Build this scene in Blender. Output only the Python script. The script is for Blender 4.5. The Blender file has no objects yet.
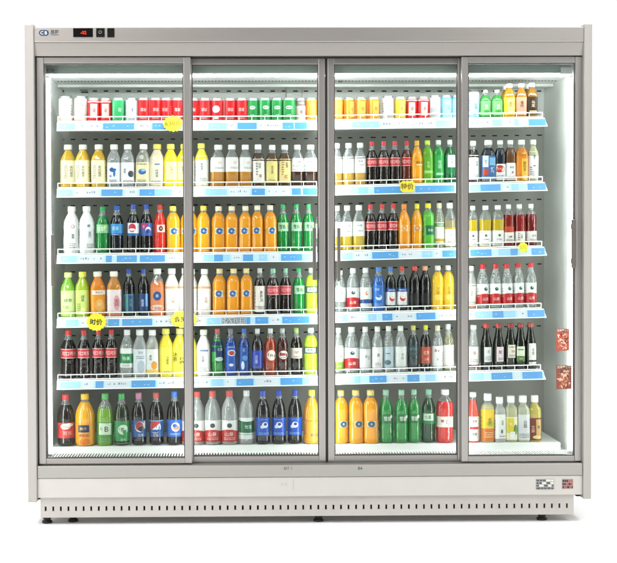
import bpy, bmesh, math, random
from mathutils import Vector
random.seed(7)
S = bpy.context.scene
C = S.collection
PI = math.pi

# ------------------------------------------------------------------ camera model (solved from the four corners of the cabinet)
CAMX, CAMD, CAMZ = -0.2995, 5.2, 1.1916
YAW, PITCH, ROLL, FPX, U0, V0 = 0.01316, 0.01999, -0.00334, 1227.4, 255.4, 268.9
PW, PH = 617.0, 563.0
fw = Vector((math.sin(YAW)*math.cos(PITCH), math.cos(YAW)*math.cos(PITCH), -math.sin(PITCH)))
r0 = Vector((math.cos(YAW), -math.sin(YAW), 0)); u0 = r0.cross(fw)
rt = r0*math.cos(ROLL)+u0*math.sin(ROLL); up = -r0*math.sin(ROLL)+u0*math.cos(ROLL)
CP = Vector((CAMX, -CAMD, CAMZ))

def at(u, v, y):                      # photo pixel -> point on the vertical plane at depth y
    d = fw+rt*((u-U0)/FPX)+up*((V0-v)/FPX)
    return CP+d*((y+CAMD)/d.y)
def ax(u, y, v=260): return at(u, v, y).x
def az(v, y, u=308): return at(u, v, y).z
def zavg(vl, vr, y): return (at(40, vl, y).z+at(578, vr, y).z)/2
def mpx(px, y): return px*(CAMD+y)/FPX   # pixels -> metres at depth y

# ------------------------------------------------------------------ materials
def lin(c):
    if isinstance(c, str):
        c = [int(c[i:i+2], 16)/255 for i in (0, 2, 4)]
    return tuple((x/12.92 if x <= 0.04045 else ((x+0.055)/1.055)**2.4) for x in c)
MATS = {}
def new_mat(name):
    m = bpy.data.materials.new(name); m.use_nodes = True
    nt = m.node_tree; nt.nodes.clear()
    out = nt.nodes.new('ShaderNodeOutputMaterial')
    return m, nt, out
def pbsdf(nt, col, rough, metal=0, spec=0.5, coat=0):
    p = nt.nodes.new('ShaderNodeBsdfPrincipled')
    p.inputs['Base Color'].default_value = (*col, 1)
    p.inputs['Roughness'].default_value = rough
    p.inputs['Metallic'].default_value = metal
    p.inputs['Specular IOR Level'].default_value = spec
    if coat: p.inputs['Coat Weight'].default_value = coat; p.inputs['Coat Roughness'].default_value = 0.05
    return p
def simple(name, hexc, rough=0.5, metal=0, spec=0.5, noise=0.0, scale=40, coat=0, bump=0.0, stretch=None):
    if name in MATS: return MATS[name]
    m, nt, out = new_mat(name); col = lin(hexc)
    p = pbsdf(nt, col, rough, metal, spec, coat)
    if noise or bump:
        tc = nt.nodes.new('ShaderNodeTexCoord'); mp = nt.nodes.new('ShaderNodeMapping')
        if stretch: mp.inputs['Scale'].default_value = stretch
        n = nt.nodes.new('ShaderNodeTexNoise'); n.inputs['Scale'].default_value = scale; n.inputs['Detail'].default_value = 5
        nt.links.new(tc.outputs['Object'], mp.inputs[0]); nt.links.new(mp.outputs[0], n.inputs['Vector'])
        if noise:
            cr = nt.nodes.new('ShaderNodeValToRGB')
            cr.color_ramp.elements[0].position = 0.3; cr.color_ramp.elements[1].position = 0.7
            cr.color_ramp.elements[0].color = (*[c*(1-noise) for c in col], 1)
            cr.color_ramp.elements[1].color = (*[min(1, c*(1+noise)) for c in col], 1)
            nt.links.new(n.outputs['Fac'], cr.inputs[0]); nt.links.new(cr.outputs[0], p.inputs['Base Color'])
            mr = nt.nodes.new('ShaderNodeMapRange'); mr.inputs[3].default_value = rough*0.8; mr.inputs[4].default_value = min(1, rough*1.25)
            nt.links.new(n.outputs['Fac'], mr.inputs[0]); nt.links.new(mr.outputs[0], p.inputs['Roughness'])
        if bump:
            b = nt.nodes.new('ShaderNodeBump'); b.inputs['Strength'].default_value = bump; b.inputs['Distance'].default_value = 0.002
            nt.links.new(n.outputs['Fac'], b.inputs['Height']); nt.links.new(b.outputs[0], p.inputs['Normal'])
    nt.links.new(p.outputs[0], out.inputs[0]); MATS[name] = m
    return m
def see_through(name, hexc, keep, tint, rough=0.04, spec=1.7, edge=0.0, sparkle=0.14):
    """plastic or glass: a share `keep` of solid colour over a tinted see-through body (`edge` thickens the rim), under a wavy gloss"""
    if name in MATS: return MATS[name]
    m, nt, out = new_mat(name); L = nt.links.new
    d = nt.nodes.new('ShaderNodeBsdfDiffuse'); d.inputs[0].default_value = (*lin(hexc), 1)
    t = nt.nodes.new('ShaderNodeBsdfTransparent'); t.inputs[0].default_value = (*lin(tint), 1)
    mx = nt.nodes.new('ShaderNodeMixShader')
    lw = nt.nodes.new('ShaderNodeLayerWeight'); lw.inputs[0].default_value = 0.35
    mr = nt.nodes.new('ShaderNodeMapRange'); mr.inputs[3].default_value = keep; mr.inputs[4].default_value = min(1, keep+edge)
    L(lw.outputs['Facing'], mr.inputs[0]); L(mr.outputs[0], mx.inputs[0])
    L(t.outputs[0], mx.inputs[1]); L(d.outputs[0], mx.inputs[2])
    tc = nt.nodes.new('ShaderNodeTexCoord'); n = nt.nodes.new('ShaderNodeTexNoise'); n.inputs['Scale'].default_value = 75; n.inputs['Detail'].default_value = 2
    L(tc.outputs['Object'], n.inputs['Vector'])
    b = nt.nodes.new('ShaderNodeBump'); b.inputs['Strength'].default_value = sparkle; b.inputs['Distance'].default_value = 0.004
    L(n.outputs['Fac'], b.inputs['Height'])
    g = nt.nodes.new('ShaderNodeBsdfGlossy'); g.inputs['Roughness'].default_value = rough; L(b.outputs[0], g.inputs['Normal'])
    f = nt.nodes.new('ShaderNodeFresnel'); f.inputs[0].default_value = spec; L(b.outputs[0], f.inputs['Normal'])
    m2 = nt.nodes.new('ShaderNodeMixShader'); L(f.outputs[0], m2.inputs[0]); L(mx.outputs[0], m2.inputs[1]); L(g.outputs[0], m2.inputs[2])
    L(m2.outputs[0], out.inputs[0]); MATS[name] = m; return m
def emit(name, hexc, s):
    if name in MATS: return MATS[name]
    m, nt, out = new_mat(name); e = nt.nodes.new('ShaderNodeEmission')
    e.inputs[0].default_value = (*lin(hexc), 1); e.inputs[1].default_value = s
    nt.links.new(e.outputs[0], out.inputs[0]); MATS[name] = m; return m
def shade(hexc, k):   # real printed film and plastic never reach full white
    return ''.join('%02X' % int(round(int(hexc[i:i+2], 16)*k)) for i in (0, 2, 4))
def paint(hexc, rough=0.3, spec=0.4): return simple('print_'+hexc, shade(hexc, .87), rough, 0, spec, noise=.05, scale=60)
def capm(hexc): return simple('cap_'+hexc, shade(hexc, .92), 0.28, 0, 0.55)
PET = see_through('clear_pet', 'F4FAFA', 0.10, 'F4F9F9', 0.04, 1.75, 0.45, .3)
PETW = see_through('water_pet', 'F2F7F8', 0.27, 'F0F6F8', 0.04, 1.75, 0.5, .55)
def liquid(hexc, keep=0.9): return see_through('liquid_%s_%d' % (hexc, keep*100), shade(hexc, .92), keep, hexc, 0.035, 1.7, 0.1, .2)

METAL = simple('brushed_metal', 'B3AEAA', 0.33, 0.75, 0.5, noise=0.04, scale=6, stretch=(1, 30, 260))
METALV = simple('brushed_metal_vertical', 'B2AAA5', 0.35, 0.7, 0.5, noise=0.05, scale=6, stretch=(260, 30, 1))
METALD = simple('door_frame_metal', 'AAA6A3', 0.33, 0.7, 0.5, noise=0.05, scale=6, stretch=(200, 30, 1))
BAND = simple('grey_band_metal', 'A9A7A3', 0.36, 0.7, 0.5, noise=0.04, scale=6, stretch=(1, 30, 200))
SIDE = simple('side_sheet_metal', 'B2AEAA', 0.42, 0.35, 0.5, noise=0.03, scale=8, stretch=(160, 20, 1))
PANEL = simple('base_sheet_metal', 'C6C3BE', 0.45, 0.15, 0.5, noise=0.02, scale=9)
SKIRT = simple('skirt_sheet_metal', 'BFBBB6', 0.45, 0.2, 0.5, noise=0.03, scale=12)
BLACK = simple('black_gasket', '141312', 0.6)
SLOT = simple('dark_slot', '191917', 0.8)
WHITE = simple('white_liner', 'F3F5F3', 0.42, 0, 0.4, noise=0.015, scale=5)
BACKM = simple('shaded_back_liner', '9E9E98', 0.5, 0, 0.35, noise=0.04, scale=4)  # white back wall, its shade put into the colour as grey
SHELFM = simple('white_powder_coat', 'ECEEEC', 0.4, 0, 0.4)
VAL = simple('valance_grey', '9AA6A0', 0.45, 0.2)
STRIPW = simple('strip_white', 'CBD5DE', 0.3)
STRIPB = simple('strip_blue', '4C8CC4', 0.3)
STRIPL = simple('strip_pale_blue', '8CB8DA', 0.3)
HANDM = simple('handle_metal', '77726C', 0.35, 0.6, noise=0.05, scale=20)
RUBBER = simple('black_rubber', '161616', 0.55)
LAMP = emit('lamp_tube', 'F6FFFB', 46.0)
LAMPV = emit('lamp_bar', 'F8FFFC', 14.5)

def glass_mat():
    m, nt, out = new_mat('door_glass')
    t = nt.nodes.new('ShaderNodeBsdfTransparent'); t.inputs[0].default_value = (0.965, 0.985, 0.975, 1)
    g = nt.nodes.new('ShaderNodeBsdfGlossy'); g.inputs['Roughness'].default_value = 0.02
    fr = nt.nodes.new('ShaderNodeFresnel'); fr.inputs[0].default_value = 1.18
    mx = nt.nodes.new('ShaderNodeMixShader')
    nt.links.new(fr.outputs[0], mx.inputs[0]); nt.links.new(t.outputs[0], mx.inputs[1]); nt.links.new(g.outputs[0], mx.inputs[2])
    nt.links.new(mx.outputs[0], out.inputs[0]); return m
GLASS = glass_mat()

# ------------------------------------------------------------------ mesh builder
class MB:
    def __init__(s): s.v = []; s.f = []; s.mi = []; s.sm = []; s.mats = []
    def mid(s, m):
        if m not in s.mats: s.mats.append(m)
        return s.mats.index(m)
    def add(s, vs, fs, m, smooth=False):
        o = len(s.v); s.v += [tuple(v) for v in vs]; k = s.mid(m)
        for f in fs: s.f.append([o+i for i in f]); s.mi.append(k); s.sm.append(smooth)
    def box(s, x0, x1, y0, y1, z0, z1, m, bev=0.0):
        if bev:
            bm = bmesh.new(); bmesh.ops.create_cube(bm, size=1)
            for v in bm.verts: v.co = ((x0+x1)/2+v.co.x*(x1-x0), (y0+y1)/2+v.co.y*(y1-y0), (z0+z1)/2+v.co.z*(z1-z0))
            bmesh.ops.bevel(bm, geom=bm.edges[:], offset=bev, segments=2, affect='EDGES', profile=0.5)
            bm.verts.index_update()
            s.add([v.co[:] for v in bm.verts], [[v.index for v in f.verts] for f in bm.faces], m, False); bm.free(); return
        vs = [(x, y, z) for x in (x0, x1) for y in (y0, y1) for z in (z0, z1)]
        s.add(vs, [(0, 1, 3, 2), (4, 6, 7, 5), (0, 4, 5, 1), (2, 3, 7, 6), (0, 2, 6, 4), (1, 5, 7, 3)], m)
    def hexa(s, p, m):   # eight points: bottom ring 4, top ring 4
        s.add(p, [(3, 2, 1, 0), (4, 5, 6, 7), (0, 1, 5, 4), (1, 2, 6, 5), (2, 3, 7, 6), (3, 0, 4, 7)], m)
    def tube(s, a, b, r, m, n=8):
        a = Vector(a); b = Vector(b); d = (b-a).normalized()
        q = Vector((0, 0, 1)) if abs(d.z) < 0.9 else Vector((1, 0, 0))
        e1 = d.cross(q).normalized(); e2 = d.cross(e1)
        vs = []
        for p in (a, b):
            for i in range(n):
                t = 2*PI*i/n; vs.append(p+e1*(r*math.cos(t))+e2*(r*math.sin(t)))
        fs = [(i, (i+1) % n, n+(i+1) % n, n+i) for i in range(n)]
        s.add(vs, fs, m, True); s.add(vs[:n], [tuple(range(n))[::-1]], m); s.add(vs[n:], [tuple(range(n))], m)
    def lathe(s, prof, m, n=28, sq=0.0, c=(0, 0, 0), ridge=0.0, close=True, smooth=True):
        vs = []; fs = []
        for (z, r) in prof:
            for i in range(n):
                t = 2*PI*i/n; k = sqf(t, sq)*(1+(ridge if i % 2 else 0))
                vs.append((c[0]+r*k*math.cos(t), c[1]+r*k*math.sin(t), c[2]+z))
        for j in range(len(prof)-1):
            for i in range(n):
                fs.append((j*n+i, j*n+(i+1) % n, (j+1)*n+(i+1) % n, (j+1)*n+i))
        s.add(vs, fs, m, smooth)
        if close:
            s.add(vs[:n], [tuple(range(n))[::-1]], m); s.add(vs[-n:], [tuple(range(n))], m)
    def build(s, name, parent=None, loc=None):
        me = bpy.data.meshes.new(name); me.from_pydata(s.v, [], s.f)
        for m in s.mats: me.materials.append(m)
        me.polygons.foreach_set('material_index', s.mi); me.polygons.foreach_set('use_smooth', s.sm); me.update()
        o = bpy.data.objects.new(name, me); C.objects.link(o)
        if parent: o.parent = parent
        if loc: o.location = loc
        return o
def sqf(t, sq):          # rounded-square cross-section, flat side to the front
    if not sq: return 1.0
    c, q = abs(math.cos(t)), abs(math.sin(t)); e = 2+sq*6
    return (1-sq*0.03)/((c**e+q**e)**(1/e))
def empty(name, loc=(0, 0, 0), parent=None):
    o = bpy.data.objects.new(name, None); C.objects.link(o); o.location = loc; o.empty_display_size = 0.05
    if parent: o.parent = parent
    return o

# ------------------------------------------------------------------ lettering
TXT = {}
def text_geo(s, bold=0.012):
    key = (s, bold)
    if key in TXT: return TXT[key]
    cu = bpy.data.curves.new('lettering', 'FONT'); cu.body = s; cu.size = 1; cu.align_x = 'CENTER'; cu.resolution_u = 2
    cu.offset = bold; cu.space_line = 0.95
    ob = bpy.data.objects.new('lettering', cu); C.objects.link(ob)
    dg = bpy.context.evaluated_depsgraph_get(); dg.update()
    me = ob.evaluated_get(dg).to_mesh()
    vs = [(v.co.x, v.co.y) for v in me.vertices]; fs = [tuple(p.vertices) for p in me.polygons]
    ob.evaluated_get(dg).to_mesh_clear(); bpy.data.objects.remove(ob); bpy.data.curves.remove(cu)
    if vs:
        cx = (min(v[0] for v in vs)+max(v[0] for v in vs))/2; cy = (min(v[1] for v in vs)+max(v[1] for v in vs))/2
        vs = [(a-cx, b-cy) for a, b in vs]
    TXT[key] = (vs, fs); return TXT[key]
def flat_text(mb, s, x, z, size, y, m, bold=0.012, sx=1.0):
    vs, fs = text_geo(s, bold)
    mb.add([(x+a*size*sx, y, z+b*size) for a, b in vs], fs, m)

# ------------------------------------------------------------------ bottles
RN, HN = 0.031, 0.2      # nominal radius and height; every placed bottle is scaled to its own
SHAPES = {               # (height fraction, radius fraction) outlines up to the neck; cap start, cap radius, squareness
 'cola':  ([(0, .70), (.012, .86), (.03, .95), (.06, 1), (.12, 1), (.20, .97), (.30, .93), (.38, .95), (.425, .985), (.43, .96), (.62, .96), (.625, .985), (.65, .97), (.70, .86), (.76, .69), (.82, .51), (.86, .40), (.885, .345), (.89, .44), (.90, .44)], .895, .40, 0),
 'soda':  ([(0, .70), (.012, .86), (.03, .95), (.06, 1), (.10, 1), (.14, .97), (.18, 1), (.36, .97), (.60, .97), (.64, .97), (.69, .89), (.75, .74), (.81, .55), (.86, .41), (.885, .36), (.89, .45), (.90, .45)], .895, .41, 0),
 'tea':   ([(0, .8), (.015, .93), (.04, 1), (.08, 1), (.09, .965), (.10, 1), (.60, 1), (.635, 1), (.66, .97), (.70, .90), (.75, .77), (.80, .62), (.84, .50), (.86, .45), (.872, .44), (.876, .54), (.884, .54)], .88, .54, .28),
 'juice': ([(0, .8), (.015, .93), (.04, 1), (.10, 1), (.30, .985), (.40, .97), (.55, .985), (.64, 1), (.70, .98), (.76, .88), (.81, .70), (.85, .50), (.87, .42), (.885, .41), (.89, .49), (.90, .49)], .895, .47, .12),
 'dome':  ([(0, .75), (.012, .88), (.03, .96), (.06, 1), (.10, 1), (.13, .975), (.16, 1), (.42, .98), (.52, 1), (.60, .97), (.67, .89), (.74, .75), (.80, .57), (.85, .41), (.875, .35), (.88, .43), (.89, .43)], .885, .40, 0),
 'water': ([(0, .8), (.012, .92), (.03, 1), (.07, 1), (.085, .95), (.10, 1), (.13, 1), (.145, .95), (.16, 1), (.50, .99), (.56, 1), (.575, .95), (.59, 1), (.66, .93), (.73, .78), (.80, .58), (.85, .43), (.875, .39), (.88, .47), (.89, .47)], .885, .44, 0),
 'beer':  ([(0, .9), (.012, .98), (.03, 1), (.46, 1), (.53, .98), (.60, .90), (.67, .78), (.74, .66), (.81, .56), (.86, .50), (.885, .47), (.89, .53), (.91, .53)], .90, .54, 0),
 'sauce': ([(0, .85), (.012, .95), (.03, 1), (.60, 1), (.68, .99), (.73, .90), (.77, .70), (.80, .52), (.84, .48), (.845, .56), (.855, .56)], .85, .58, .15),
 'flask': ([(0, .8), (.015, .94), (.04, 1), (.40, 1), (.46, .95), (.52, 1), (.62, 1), (.70, .92), (.77, .74), (.83, .54), (.865, .44), (.885, .43), (.89, .52), (.90, .52)], .895, .50, .1),
 'can':   ([(0, .72), (.01, .80), (.03, .86), (.075, 1), (.90, 1), (.94, .93), (.97, .84), (.985, .84), (.99, .86), (1, .86)], None, 0, 0),
 'canister': ([(0, .9), (.01, .98), (.02, 1), (.80, 1), (.86, .96), (.90, .85), (.905, .72)], .90, .74, 0),
}
def rad(shape, zf):
    pr = SHAPES[shape][0]
    if zf <= pr[0][0]: return pr[0][1]
    for (a, ra), (b, rb) in zip(pr, pr[1:]):
        if zf <= b: return ra+(rb-ra)*((zf-a)/(b-a) if b > a else 0)
    return pr[-1][1]
class Sleeve:            # prints shapes and letters round the outside of a bottle; u = arc / radius, v = share of the sleeve's height
    def __init__(s, shape, z0, z1, off=0.0005): s.sh = shape; s.z0 = z0; s.z1 = z1; s.off = off; s.k = 0; s.mb = MB()
    def pt(s, u, z, off):
        t = -PI/2+u; sq = SHAPES[s.sh][3]
        r = (rad(s.sh, z/HN)*RN)*sqf(t, sq)+off
        return (r*math.cos(t), r*math.sin(t), z)
    def zv(s, v): return (s.z0+(s.z1-s.z0)*v)*HN
    def base(s, m):
        n = 32; zs = [s.zv(i/6) for i in range(7)]
        vs = [s.pt(2*PI*i/n, z, s.off) for z in zs for i in range(n)]
        fs = [(j*n+i, j*n+(i+1) % n, (j+1)*n+(i+1) % n, (j+1)*n+i) for j in range(6) for i in range(n)]
        s.mb.add(vs, fs, m, True)
    def up(s): s.k += 1; return s.off+0.00022+0.00016*s.k
    def rect(s, a, b, v0, v1, m):
        o = s.up(); nu = max(1, math.ceil((b-a)/0.2)); nv = 4
        vs = [s.pt(a+(b-a)*i/nu, s.zv(v0+(v1-v0)*j/nv), o) for j in range(nv+1) for i in range(nu+1)]
        s.mb.add(vs, [(j*(nu+1)+i, j*(nu+1)+i+1, (j+1)*(nu+1)+i+1, (j+1)*(nu+1)+i) for j in range(nv) for i in range(nu)], m, True)
    def ell(s, u, v, a, b, m, t0=0, t1=2*PI):
        o = s.up(); n = 20; vs = [s.pt(u, s.zv(v), o)]; fs = []
        for k in (.5, 1):
            for i in range(n+1):
                t = t0+(t1-t0)*i/n; vs.append(s.pt(u+a*k*math.cos(t), s.zv(v)+b*RN*k*math.sin(t), o))
        for i in range(n):
            fs.append((0, 1+i, 2+i)); fs.append((1+i, n+2+i, n+3+i, 2+i))
        s.mb.add(vs, fs, m, True)
    def wave(s, v0, v1, amp, m, lo=True):      # a band with a curved upper edge
        o = s.up(); n = 32; vs = []
        for i in range(n+1):
            u = -PI+2*PI*i/n; top = v1+amp*math.cos(u*1.5)
            for j in range(4): vs.append(s.pt(u, s.zv(v0+(top-v0)*j/3), o))
        s.mb.add(vs, [(i*4+j, i*4+4+j, i*4+5+j, i*4+1+j) for i in range(n) for j in range(3)], m, True)
    def text(s, t, u, v, size, m, bold=0.006):
        size *= .88; vs, fs = text_geo(t, bold); o = s.up()
        bm = bmesh.new(); bv = [bm.verts.new((a*size, b*size, 0)) for a, b in vs]
        for f in fs:
            try: bm.faces.new([bv[i] for i in f])
            except ValueError: pass
        w = max(abs(a)*size for a, b in vs) if vs else 0; x = -w+0.22
        while x < w:
            bmesh.ops.bisect_plane(bm, geom=bm.verts[:]+bm.edges[:]+bm.faces[:], plane_co=(x, 0, 0), plane_no=(1, 0, 0)); x += 0.22
        bm.verts.index_update()
        s.mb.add([s.pt(u+p.co.x, s.zv(v)+p.co.y*RN, o) for p in bm.verts], [[p.index for p in f.verts] for f in bm.faces], m)
        bm.free()
    def fine(s, u0, u1, v0, v1, rows, m, seed=1):   # rows of small print
        rg = random.Random(seed); o = s.up(); zh = (s.zv(v1)-s.zv(v0))/rows
        for j in range(rows):
            z = s.zv(v0)+zh*(j+.25); u = u0
            while u < u1-.05:
                w = rg.uniform(.05, .2); e = min(u1, u+w)
                vs = [s.pt(a, zz, o) for a, zz in ((u, z), (e, z), (e, z+zh*.5), (u, z+zh*.5))]
                s.mb.add(vs, [(0, 1, 2, 3)], m); u = e+rg.uniform(.03, .08)

KINDS = {}
def K(id, name, look, shape, body, keep=.9, fill=.8, cap='F2F2F0', label=None, deco=(), cat='bottle', clear=None, seal=None):
    KINDS[id] = dict(name=name, look=look, shape=shape, body=body, keep=keep, fill=fill, cap=cap, label=label, deco=deco, cat=cat, clear=clear, seal=seal)


# look = how it reads in the photograph; deco = marks printed on the sleeve
FP = '8A8F96'
# ---- cans
def can(id, look, col, deco, cap='C9CCCE'): K(id, 'drink_can', look, 'can', col, 1, 1, cap, (.07, .905, col), deco, 'can')
can('can_w', 'white can with faint pink print', 'E2DAD6', [('t', '茶', .25, .68, .42, 'B9817F'), ('t', '白桃', -.25, .42, .4, 'C98F8C'), ('f', -.7, .7, .08, .22, 2, 'C9A09C'), ('w', 0, .2, .03, 'F3D9D2')])
can('can_rw', 'red can with white front print', 'D2282C', [('r', -.55, .6, .12, .82, 'F0C9C4'), ('t', '凉\n茶', .1, .5, .62, 'B01E22'), ('f', -.45, .5, .14, .22, 2, 'B01E22'), ('r', -2.9, 2.9, .9, .95, 'F3E8E4')])
can('can_g0', 'light green can', '2FA863', [('t', '雪\n菊', .1, .52, .6, 'D8F3DF'), ('r', -1.0, -.75, .05, .95, '7FD39C'), ('r', .95, 1.2, .05, .95, '157A40')])
can('can_wb', 'white can with blue vertical writing', 'DDE2EA', [('t', '清\n爽\n水', .1, .5, .46, '5B6FA8'), ('f', -.6, .8, .03, .12, 2, '7F8CB5')])
can('can_r', 'red can with white script', 'CF1A22', [('t', '可口\n可乐', .05, .52, .55, 'F7E6E4'), ('r', -1.25, -1.12, .02, .98, 'F2D8D4'), ('f', -.6, .6, .05, .14, 2, 'F0D0CC')])
can('can_rs', 'red can with white swirl', 'D2222B', [('e', -.1, .55, .6, .95, 'F6E9E8'), ('t', '可乐', -.05, .55, .5, 'D2222B'), ('r', -.4, .3, .05, .2, 'F0D8D8')])
can('can_g', 'green can with pale front print', '1F8A43', [('e', .1, .62, .5, .5, 'CFEBD2'), ('t', '雪碧', .1, .62, .46, '0F6A30'), ('r', -.8, -.68, .02, .98, '8AD0A0'), ('t', '柠檬', .1, .25, .36, 'D7F0DA')])
can('can_k', 'grey and cream coffee can', 'CDBFB4', [('r', -3, 3, .72, 1, '77706B'), ('t', '咖\n啡', .1, .4, .55, '5C4335'), ('f', -.5, .7, .78, .92, 2, 'D6CBC2')])
can('can_o', 'orange juice can', 'F0952A', [('r', -.1, .85, .08, .9, 'F7B95A'), ('t', '橙\n汁', .38, .5, .55, 'C95E10'), ('r', -1.0, -.7, .02, .98, 'D9701A'), ('e', .4, .15, .3, .25, 'F5D060')])
can('can_ws', 'white can with small orange marks', 'DEDDD8', [('t', '果', .2, .6, .36, '9A8B7F'), ('e', .35, .4, .12, .12, 'D98E5F'), ('f', -.6, .6, .05, .15, 2, 'B9B3AC')])
can('can_y', 'yellow can', 'F2C22E', [('r', -.1, .9, .08, .9, 'F8DC78'), ('t', '菠\n萝', .4, .5, .5, 'B98612'), ('r', -1.1, -.8, .02, .98, 'E0A41C')])
can('can_wg', 'white can with grey print', 'D6D9DD', [('t', '苏打', .1, .62, .42, '7F8794'), ('f', -.6, .7, .3, .5, 3, '9AA0AA'), ('f', -.6, .7, .06, .16, 2, 'A9AFB8')])
can('can_b', 'pale blue can with blue writing', '9CCBE0', [('t', '海\n盐', .05, .5, .62, '3E7FA8'), ('r', -3, 3, .93, 1, '4FA0C0'), ('r', -1.3, -1.0, .02, .98, '5FB5CC')])
# ---- top shelf, right door
K('b_lb', 'milk_bottle', 'white bottle with pale blue label', 'canister', 'F4F8FA', 1, 1, '45484A', (.03, .80, 'B9D9EE'), [('t', '奶\n茶', .1, .5, .75, '2F5FA8'), ('r', -3, 3, 0, .1, '7FB4DE'), ('f', -.7, .7, .12, .24, 2, '5F85B8')])
K('b_gs', 'soda_bottle', 'small green bottle with pale green label', 'soda', '2F9A3C', .75, .82, 'E8F2E8', (.12, .66, '7CCB7A'), [('t', '青\n柠', .1, .5, .75, 'E8F8E4'), ('e', .1, .25, .6, .3, '3FA54A'), ('f', -.6, .7, .03, .14, 2, 'E0F4DC')])
K('b_a1', 'tea_bottle', 'amber tea bottle with yellow label', 'tea', 'C98F1E', .8, .88, 'F4F2EE', (.10, .60, 'E3C638'), [('r', -.3, .8, .2, .95, 'F3E38A'), ('t', '蜜\n茶', .25, .6, .6, '5A6B1E'), ('e', .3, .15, .45, .3, 'F5F0C8')])
K('b_a2', 'tea_bottle', 'amber tea bottle with pink label', 'tea', 'B97A22', .8, .88, 'F4F2EE', (.10, .60, 'E5A58C'), [('t', '蜜\n桃', .1, .6, .7, '6B2D1F'), ('r', -.6, .8, .02, .2, 'F0C9B5'), ('f', -.5, .7, .05, .16, 2, '8A4A38')])
K('b_a3', 'tea_bottle', 'brown tea bottle with dark label', 'tea', '9A6A22', .8, .88, 'F4F2EE', (.10, .60, '3B2A1E'), [('t', '乌\n龙', .1, .6, .72, 'EBDDC2'), ('r', -.5, .7, .05, .22, 'D9C49C'), ('f', -.4, .6, .08, .18, 2, '4A3520')])
# ---- second shelf
K('t_y', 'tea_bottle', 'yellow tea bottle with cream label', 'tea', 'EFC238', .72, .87, 'F7F3E6', (.10, .635, 'FBEFAE'), [('r', -.8, .8, .06, .96, 'FFF7CF'), ('t', '茉\n莉\n蜜\n茶', .3, .52, .5, '6F6A3A'), ('f', -.55, -.15, .2, .8, 7, 'B0A870')])
K('w_bird', 'water_bottle', 'clear bottle with blue bird on white label', 'tea', 'E9EEF0', .25, .87, 'F5F5F3', (.10, .58, 'F3F4F6'), [('e', -.05, .66, .45, .35, '2E5FA8'), ('e', .2, .78, .28, .22, 'F3F4F6'), ('e', .15, .5, .16, .55, '3E7AC0'), ('t', '青', -.35, .35, .4, '4A6FA5'), ('f', -.5, .5, .06, .2, 3, '8A97AD')], clear=1)
K('w_dot', 'water_bottle', 'clear bottle with grey dot on white label', 'tea', 'EAEEF0', .25, .87, 'F7F7F5', (.10, .58, 'F5F6F8'), [('e', .55, .45, .38, .48, '4F5560'), ('t', '清\n泉', -.3, .6, .42, '7F8FA8'), ('f', -.5, .8, .06, .16, 2, '7F8A98')], clear=1)
K('w_leaf', 'water_bottle', 'clear bottle with blue leaf on cream label', 'tea', 'EEEEDE', .25, .87, 'F7F7F5', (.10, .58, 'F5E9BE'), [('e', .1, .55, .52, .42, '2E6FB8'), ('e', .25, .62, .3, .2, '9CC4E6'), ('f', -.6, .7, .86, .96, 1, 'B9AC7C'), ('f', -.5, .6, .06, .18, 2, 'A39A6C')], clear=1)
K('t_p', 'milk_tea_bottle', 'pale cream bottle with grey writing', 'tea', 'EFE4C2', .95, .87, 'F5E06A', (.10, .635, 'F3ECD6'), [('t', '柠\n檬\n茶', .2, .42, .46, '5B6470'), ('r', -.1, .55, .78, .84, '7F93B5'), ('f', -.5, .7, .05, .12, 2, 'A09A84')])
K('t_yy', 'juice_bottle', 'bright yellow bottle with grey writing', 'tea', 'F5DC2C', .97, .87, 'F8E667', (.10, .60, 'FBE94A'), [('r', -.55, .85, .15, .98, 'FDF6B0'), ('t', '柠\n檬\n水', .2, .6, .44, '7A7A42'), ('f', -.4, .6, .05, .12, 2, 'B9A81E')])
K('t_yw', 'juice_bottle', 'yellow topped bottle with white wrap', 'tea', 'EFDF4A', .97, .87, 'F2E55A', (.05, .72, 'FAFAF2'), [('t', '果\n味\n茶', -.15, .62, .42, '55585C'), ('f', -.4, .5, .1, .25, 4, '9A9C94')])
K('t_wa', 'tea_bottle', 'amber tea bottle with white upper label', 'tea', 'C98820', .8, .64, 'F8F8F6', (.36, .70, 'F7F5F3'), [('t', '茶', .35, .62, .42, 'B07A6A'), ('f', -.3, .8, .2, .34, 2, '9AA0A8'), ('e', .35, .62, .28, .26, 'EBD9D2')])
K('t_wr', 'tea_bottle', 'dark tea bottle with white label and red characters', 'tea', '4A2D18', .92, .80, 'F6F5F2', (.10, .66, 'F3EFE6'), [('t', '乌\n龙', .05, .72, .5, '2B2B2B'), ('t', '茶', .15, .28, .62, 'BE4A24'), ('f', -.5, -.2, .3, .85, 5, '8A8478')])
K('t_c1', 'tea_bottle', 'dark tea bottle with plain cream label', 'tea', '4E3018', .92, .80, 'F6F5F2', (.10, .66, 'EBDB8E'), [('t', '东\n方\n茶', .1, .55, .5, '6B5A2A'), ('f', -.5, .6, .08, .14, 2, '7C6A30')])
K('t_c2', 'tea_bottle', 'dark tea bottle with cream label and red stamp', 'tea', '4E3018', .92, .80, 'F6F5F2', (.10, .66, 'EED694'), [('t', '普\n洱', .2, .74, .5, '3A3020'), ('t', '红', .1, .26, .66, 'A8542C'), ('f', -.55, -.2, .3, .9, 6, '8F7A45')])
K('t_wd', 'tea_bottle', 'dark tea bottle with white upper label', 'tea', '3A2418', .9, .62, 'F4F4F2', (.36, .68, 'F0F1F1'), [('t', '无糖', .1, .7, .42, '8A9298'), ('f', -.7, .8, .3, .5, 2, 'AAB0B5'), ('f', -.7, .8, .1, .2, 1, '8A9298')])
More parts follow.
